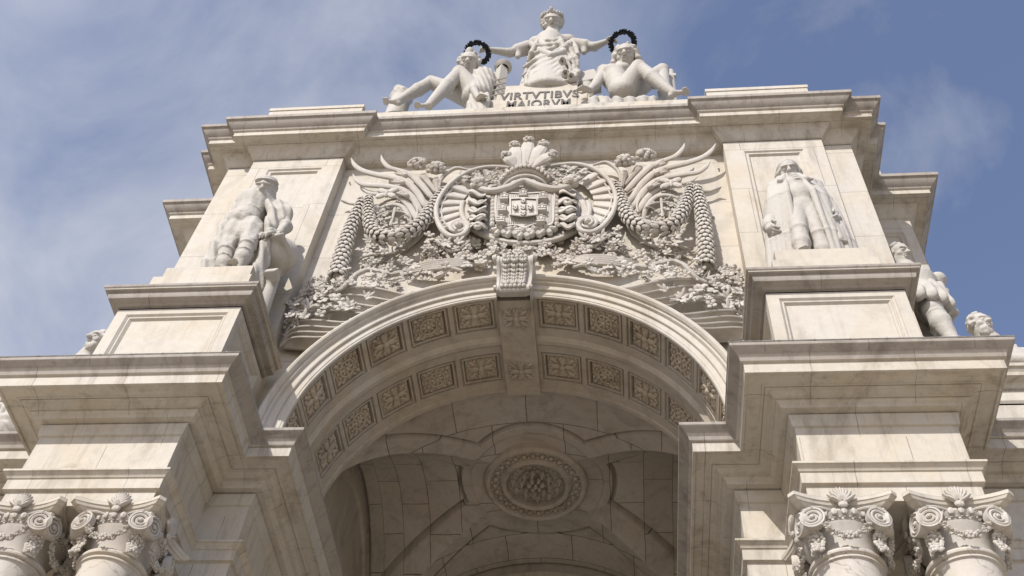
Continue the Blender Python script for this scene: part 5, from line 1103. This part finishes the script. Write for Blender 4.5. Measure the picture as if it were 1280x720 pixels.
b = MB(); b.box(R2(742, 128, .3)[0], R2(862, 122, .3)[0], .12, 1.7, IZ, GZ+.16); build('base', b, M['plain'], G3)
# ---- bronze wreaths held over the two heads
def wreath(c, r, nrm, label):
    o = thing('laurel_wreath', c, label, 'wreath', 'bronze wreaths'); n = nrmz(nrm); u = nrmz(np.cross(n, (0, 1, .2))); v = np.cross(n, u); b = MB(); rg = np.random.default_rng(8)
    b.tube([c+(u*math.cos(t)+v*math.sin(t))*r for t in np.linspace(0, 2*np.pi, 41)], .035, 8); build('stem', b, M['bronze'], o)
    lv = MB()
    for k in range(44):
        t = k/44*2*np.pi; q = u*math.cos(t)+v*math.sin(t); tg = v*math.cos(t)-u*math.sin(t)
        for s_ in (-1, 0, 1):
            d = nrmz(tg*.8+q*s_*.75+n*rg.uniform(-.6, .6)); w = nrmz(np.cross(d, n+.3*rg.normal(size=3))); lv.ell(c+q*r+d*.08, [d, w, np.cross(d, w)], (.10, .042, .018), 5, 6)
    build('laurel_leaf', lv, M['bronze'], o)
wreath(at(597, 66, .45), .42, (.15, -.1, 1), 'dark bronze laurel wreath held over the head of the reclining woman')
wreath(at(778, 53.5, .45), .44, (-.15, -.1, 1), 'dark bronze laurel wreath held over the head of the reclining youth')
# ---- warrior on the right return, seen behind the front pedestal
WY = 1.9; V_ = lambda px, py, y=WY: at(px, py, y); WZ = 22.4
S3 = thing('statue', (11.0, WY, ZCAP), 'limestone statue of a bare legged warrior in a scalloped tunic, half hidden behind a pedestal', 'statue', STAT)
b = MB(); b.box(9.95, 12.3, 1.1, 3.0, ZCAP, WZ+.35); build('plinth', b, M['plain'], S3); WZ += .35
cl = Clay(.024); hh = .34; hd = V_(1126, 319, 1.75); P, A_ = head(cl, hd, hh, (.55, -1, -.5), beard=1); wx = V_(1150, 375)
nk = hd+(.08, .15, -.6); ch = nk+(.1, 0, -.6); wa = ch+(.08, 0, -1.0); kn = V_(1166, 388, 1.6); hp = V_(1158, 372, 1.75); an = V_(1189, 423, 1.6); an = np.array((an[0]+.02, 1.6, WZ+.28)) if an[2] < WZ+.3 else an
cl.cone(P(0, -.1, -.6), nk, .22, .26, .08); cl.cone(nk, ch, .28, .5, .12); cl.cone(ch, wa, .5, .44, .12); cl.cone(wa, hp, .44, .42, .1)
cl.cone(hp, kn, .36, .27, .08); cl.ell(kn, (.27, .27, .27), None, .06); cl.cone(kn, kn*.55+an*.45, .24, .27, .05); cl.cone(kn*.55+an*.45, an, .27, .17, .06); cl.cone(an, (an[0]+.1, 1.5, WZ+.25), .17, .16); foot(cl, np.array((an[0]+.1, 1.5, WZ+.25)), (.35, -1, 0), .62)
cl.ell(kn*.8+an*.2, (.28, .28, .05), None, .03)
h2 = hp+(-.75, .15, .1); k2 = h2+(-.05, -.2, -1.35); a2 = np.array((k2[0], 1.9, WZ+.28)); cl.cone(h2, k2, .36, .27, .08); cl.cone(k2, a2, .26, .17, .06); foot(cl, a2, (-.2, -1, 0), .62); cl.cone(hp, h2, .42, .42, .1)
for s_, e_ in ((-1, (-.95, -.2, -1.1)), (1, (.15, .6, -.9))): s0 = ch+(s_*.6, 0, .15); e0 = ch+e_; w0 = e0+(-s_*.05, -.45, -.75); cl.cone(s0, e0, .24, .2, .08); cl.cone(e0, w0, .19, .13, .05); hand(cl, w0, (0, -.4, -1), (s_, 0, 0), .5, .9, s_)
cl.warp(rough_fn(.005)); B4 = sculpt('figure', cl, 'statue', S3)
cl = Clay(.024); mid = (hp+h2)/2
for k in range(16): a = k/16*2*np.pi; d = np.array((math.cos(a)*.95, math.sin(a)*.58, 0)); top = wa*.6+mid*.4+d*(.55, .8, 1); bot = mid+d*(.9, 1, 1)+(0, 0, -.55); cl.chain([ch*.5+wa*.5+d*.5, top, bot], [.2, .18, .17], .08); cl.ell(bot+(0, 0, -.08), (.2, .14, .12), None, .03)
cl.warp(fold_fn((.9, .5, 0), .3, .03)); sculpt('tunic', cl, 'statue', S3)
cl = Clay(.024); curls(cl, P, A_, hh, rg, 50, .18, lambda d: d[1] < .3 and d[2] > -.6, (.86, .96, .9)); cl.ell(P(0, .5, -.8), np.array((.36, .26, .3))*hh, A_, .04); sculpt('hair', cl, 'statue', B4)
cl = Clay(.024)
for x in np.linspace(-.9, .7, 6): cl.chain([ch+(x*.7, .4, .2), (mid[0]+x*.9, 2.45, mid[2]), (mid[0]+x*.95, 2.5, WZ+.05)], [.2, .2, .2], .12)
cl.warp(fold_fn((.95, .2, 0), .34, .04)); sculpt('cloak', cl, 'statue', S3)
# ---- reclining river gods on the wing parapets
RGP = 'river figures on the wings'
def river(sx, hp, face, label, drape):
    g_ = thing('statue', (sx*12.6, .5, 20.47), label, 'statue', RGP); cl = Clay(.028); hh = .31; P, A = head(cl, hp, hh, face, beard=1); rg = np.random.default_rng(13); z0 = 20.47
    nk = hp+(sx*.10, .15, -.40); ch = hp+(sx*.45, .35, -1.15); pe = np.array((hp[0]+sx*1.3, .75, z0+.5)); cl.cone(P(0, -.1, -.6), nk, .18, .2, .08); cl.cone(nk, ch, .24, .42, .14); cl.cone(ch, pe, .45, .45, .12)
    s1, s2 = hp+(sx*.05, .05, -.85), hp+(sx*.80, .35, -.95); e1 = np.array((hp[0]-sx*.05, .2, z0+.65)); w1 = np.array((hp[0]+sx*.5, -.0, z0+.35)); cl.cone(s1, e1, .27, .22, .1); cl.cone(e1, w1, .2, .14, .05); hand(cl, w1, (sx, -.3, -.2), (0, -.3, 1), .55, .4, sx)
    e2 = s2+(sx*.7, -.25, -.5); w2 = e2+(sx*.6, -.3, -.1); cl.ell(s2, (.34, .34, .34), None, .14); cl.cone(s2, e2, .26, .22, .08); cl.cone(e2, w2, .2, .14, .05); hand(cl, w2, (sx, -.3, -.3), (0, -.3, 1), .55, .5, sx)
    k1 = np.array((pe[0]+sx*1.3, .35, z0+1.35)); f1 = np.array((pe[0]+sx*2.5, .3, z0+.3)); k2 = np.array((pe[0]+sx*1.6, .9, z0+.7)); f2 = np.array((pe[0]+sx*3.1, .8, z0+.28))
    for k_, f_ in ((k1, f1), (k2, f2)): cl.cone(pe, k_, .46, .31, .08); cl.cone(k_, f_, .30, .18, .06); foot(cl, f_, (sx, -.3, .1), .65)
    cl.warp(rough_fn(.006)); bd = sculpt('figure', cl, 'statue', g_)
    cl = Clay(.024); curls(cl, P, A, hh, rg, 90, .20, lambda d: d[1] < .42 and d[2] > -.6, (.84, .95, .9)); sculpt('hair', cl, 'statue', bd)
    cl = Clay(.024)
    for k in range(80): d = nrmz(rg.normal(size=3)); cl.ell(P(d[0]*.48, .42+d[1]*.32, -.85+d[2]*.42), np.array((.12, .12, .17))*hh, A, .03)
    cl.ell(P(0, .4, -.85), np.array((.46, .3, .42))*hh, A, .05); sculpt('beard', cl, 'statue', bd)
    cl = Clay(.024)
    for x in np.linspace(-.1, 2.6, 7): cl.cone((hp[0]+sx*x, .25, z0+.25+.2*math.sin(x*2)), (hp[0]+sx*(x+.3), 1.0, z0+.1), .26, .24, .12)
    for (a, c, e) in drape: cl.chain([a, c, e], [.14, .17, .12], .06)
    cl.warp(fold_fn((.5, .2, .8), .26, .035)); cl.warp(rough_fn(.005)); sculpt('drapery', cl, 'statue', g_); return g_
river(1, at(1227, 407, .45), (.35, -1, -.25), 'curly bearded river figure of limestone, head showing over the cornice by the warrior', [])
dr = []
for k in range(9):
    z = 20.35-k*.25; dr.append((np.array((-10.2-.08*k, -.02-.03*k, z)), np.array((-10.75-.05*k, -.22-.03*k, z+.06)), np.array((-12.0, -.15-.02*k, z-.25-.10*k))))
river(-1, at(121, 427, .30), (-.3, -1, -.2), 'curly haired limestone river figure, robe hanging over the wing, mostly hidden by a pedestal', dr)
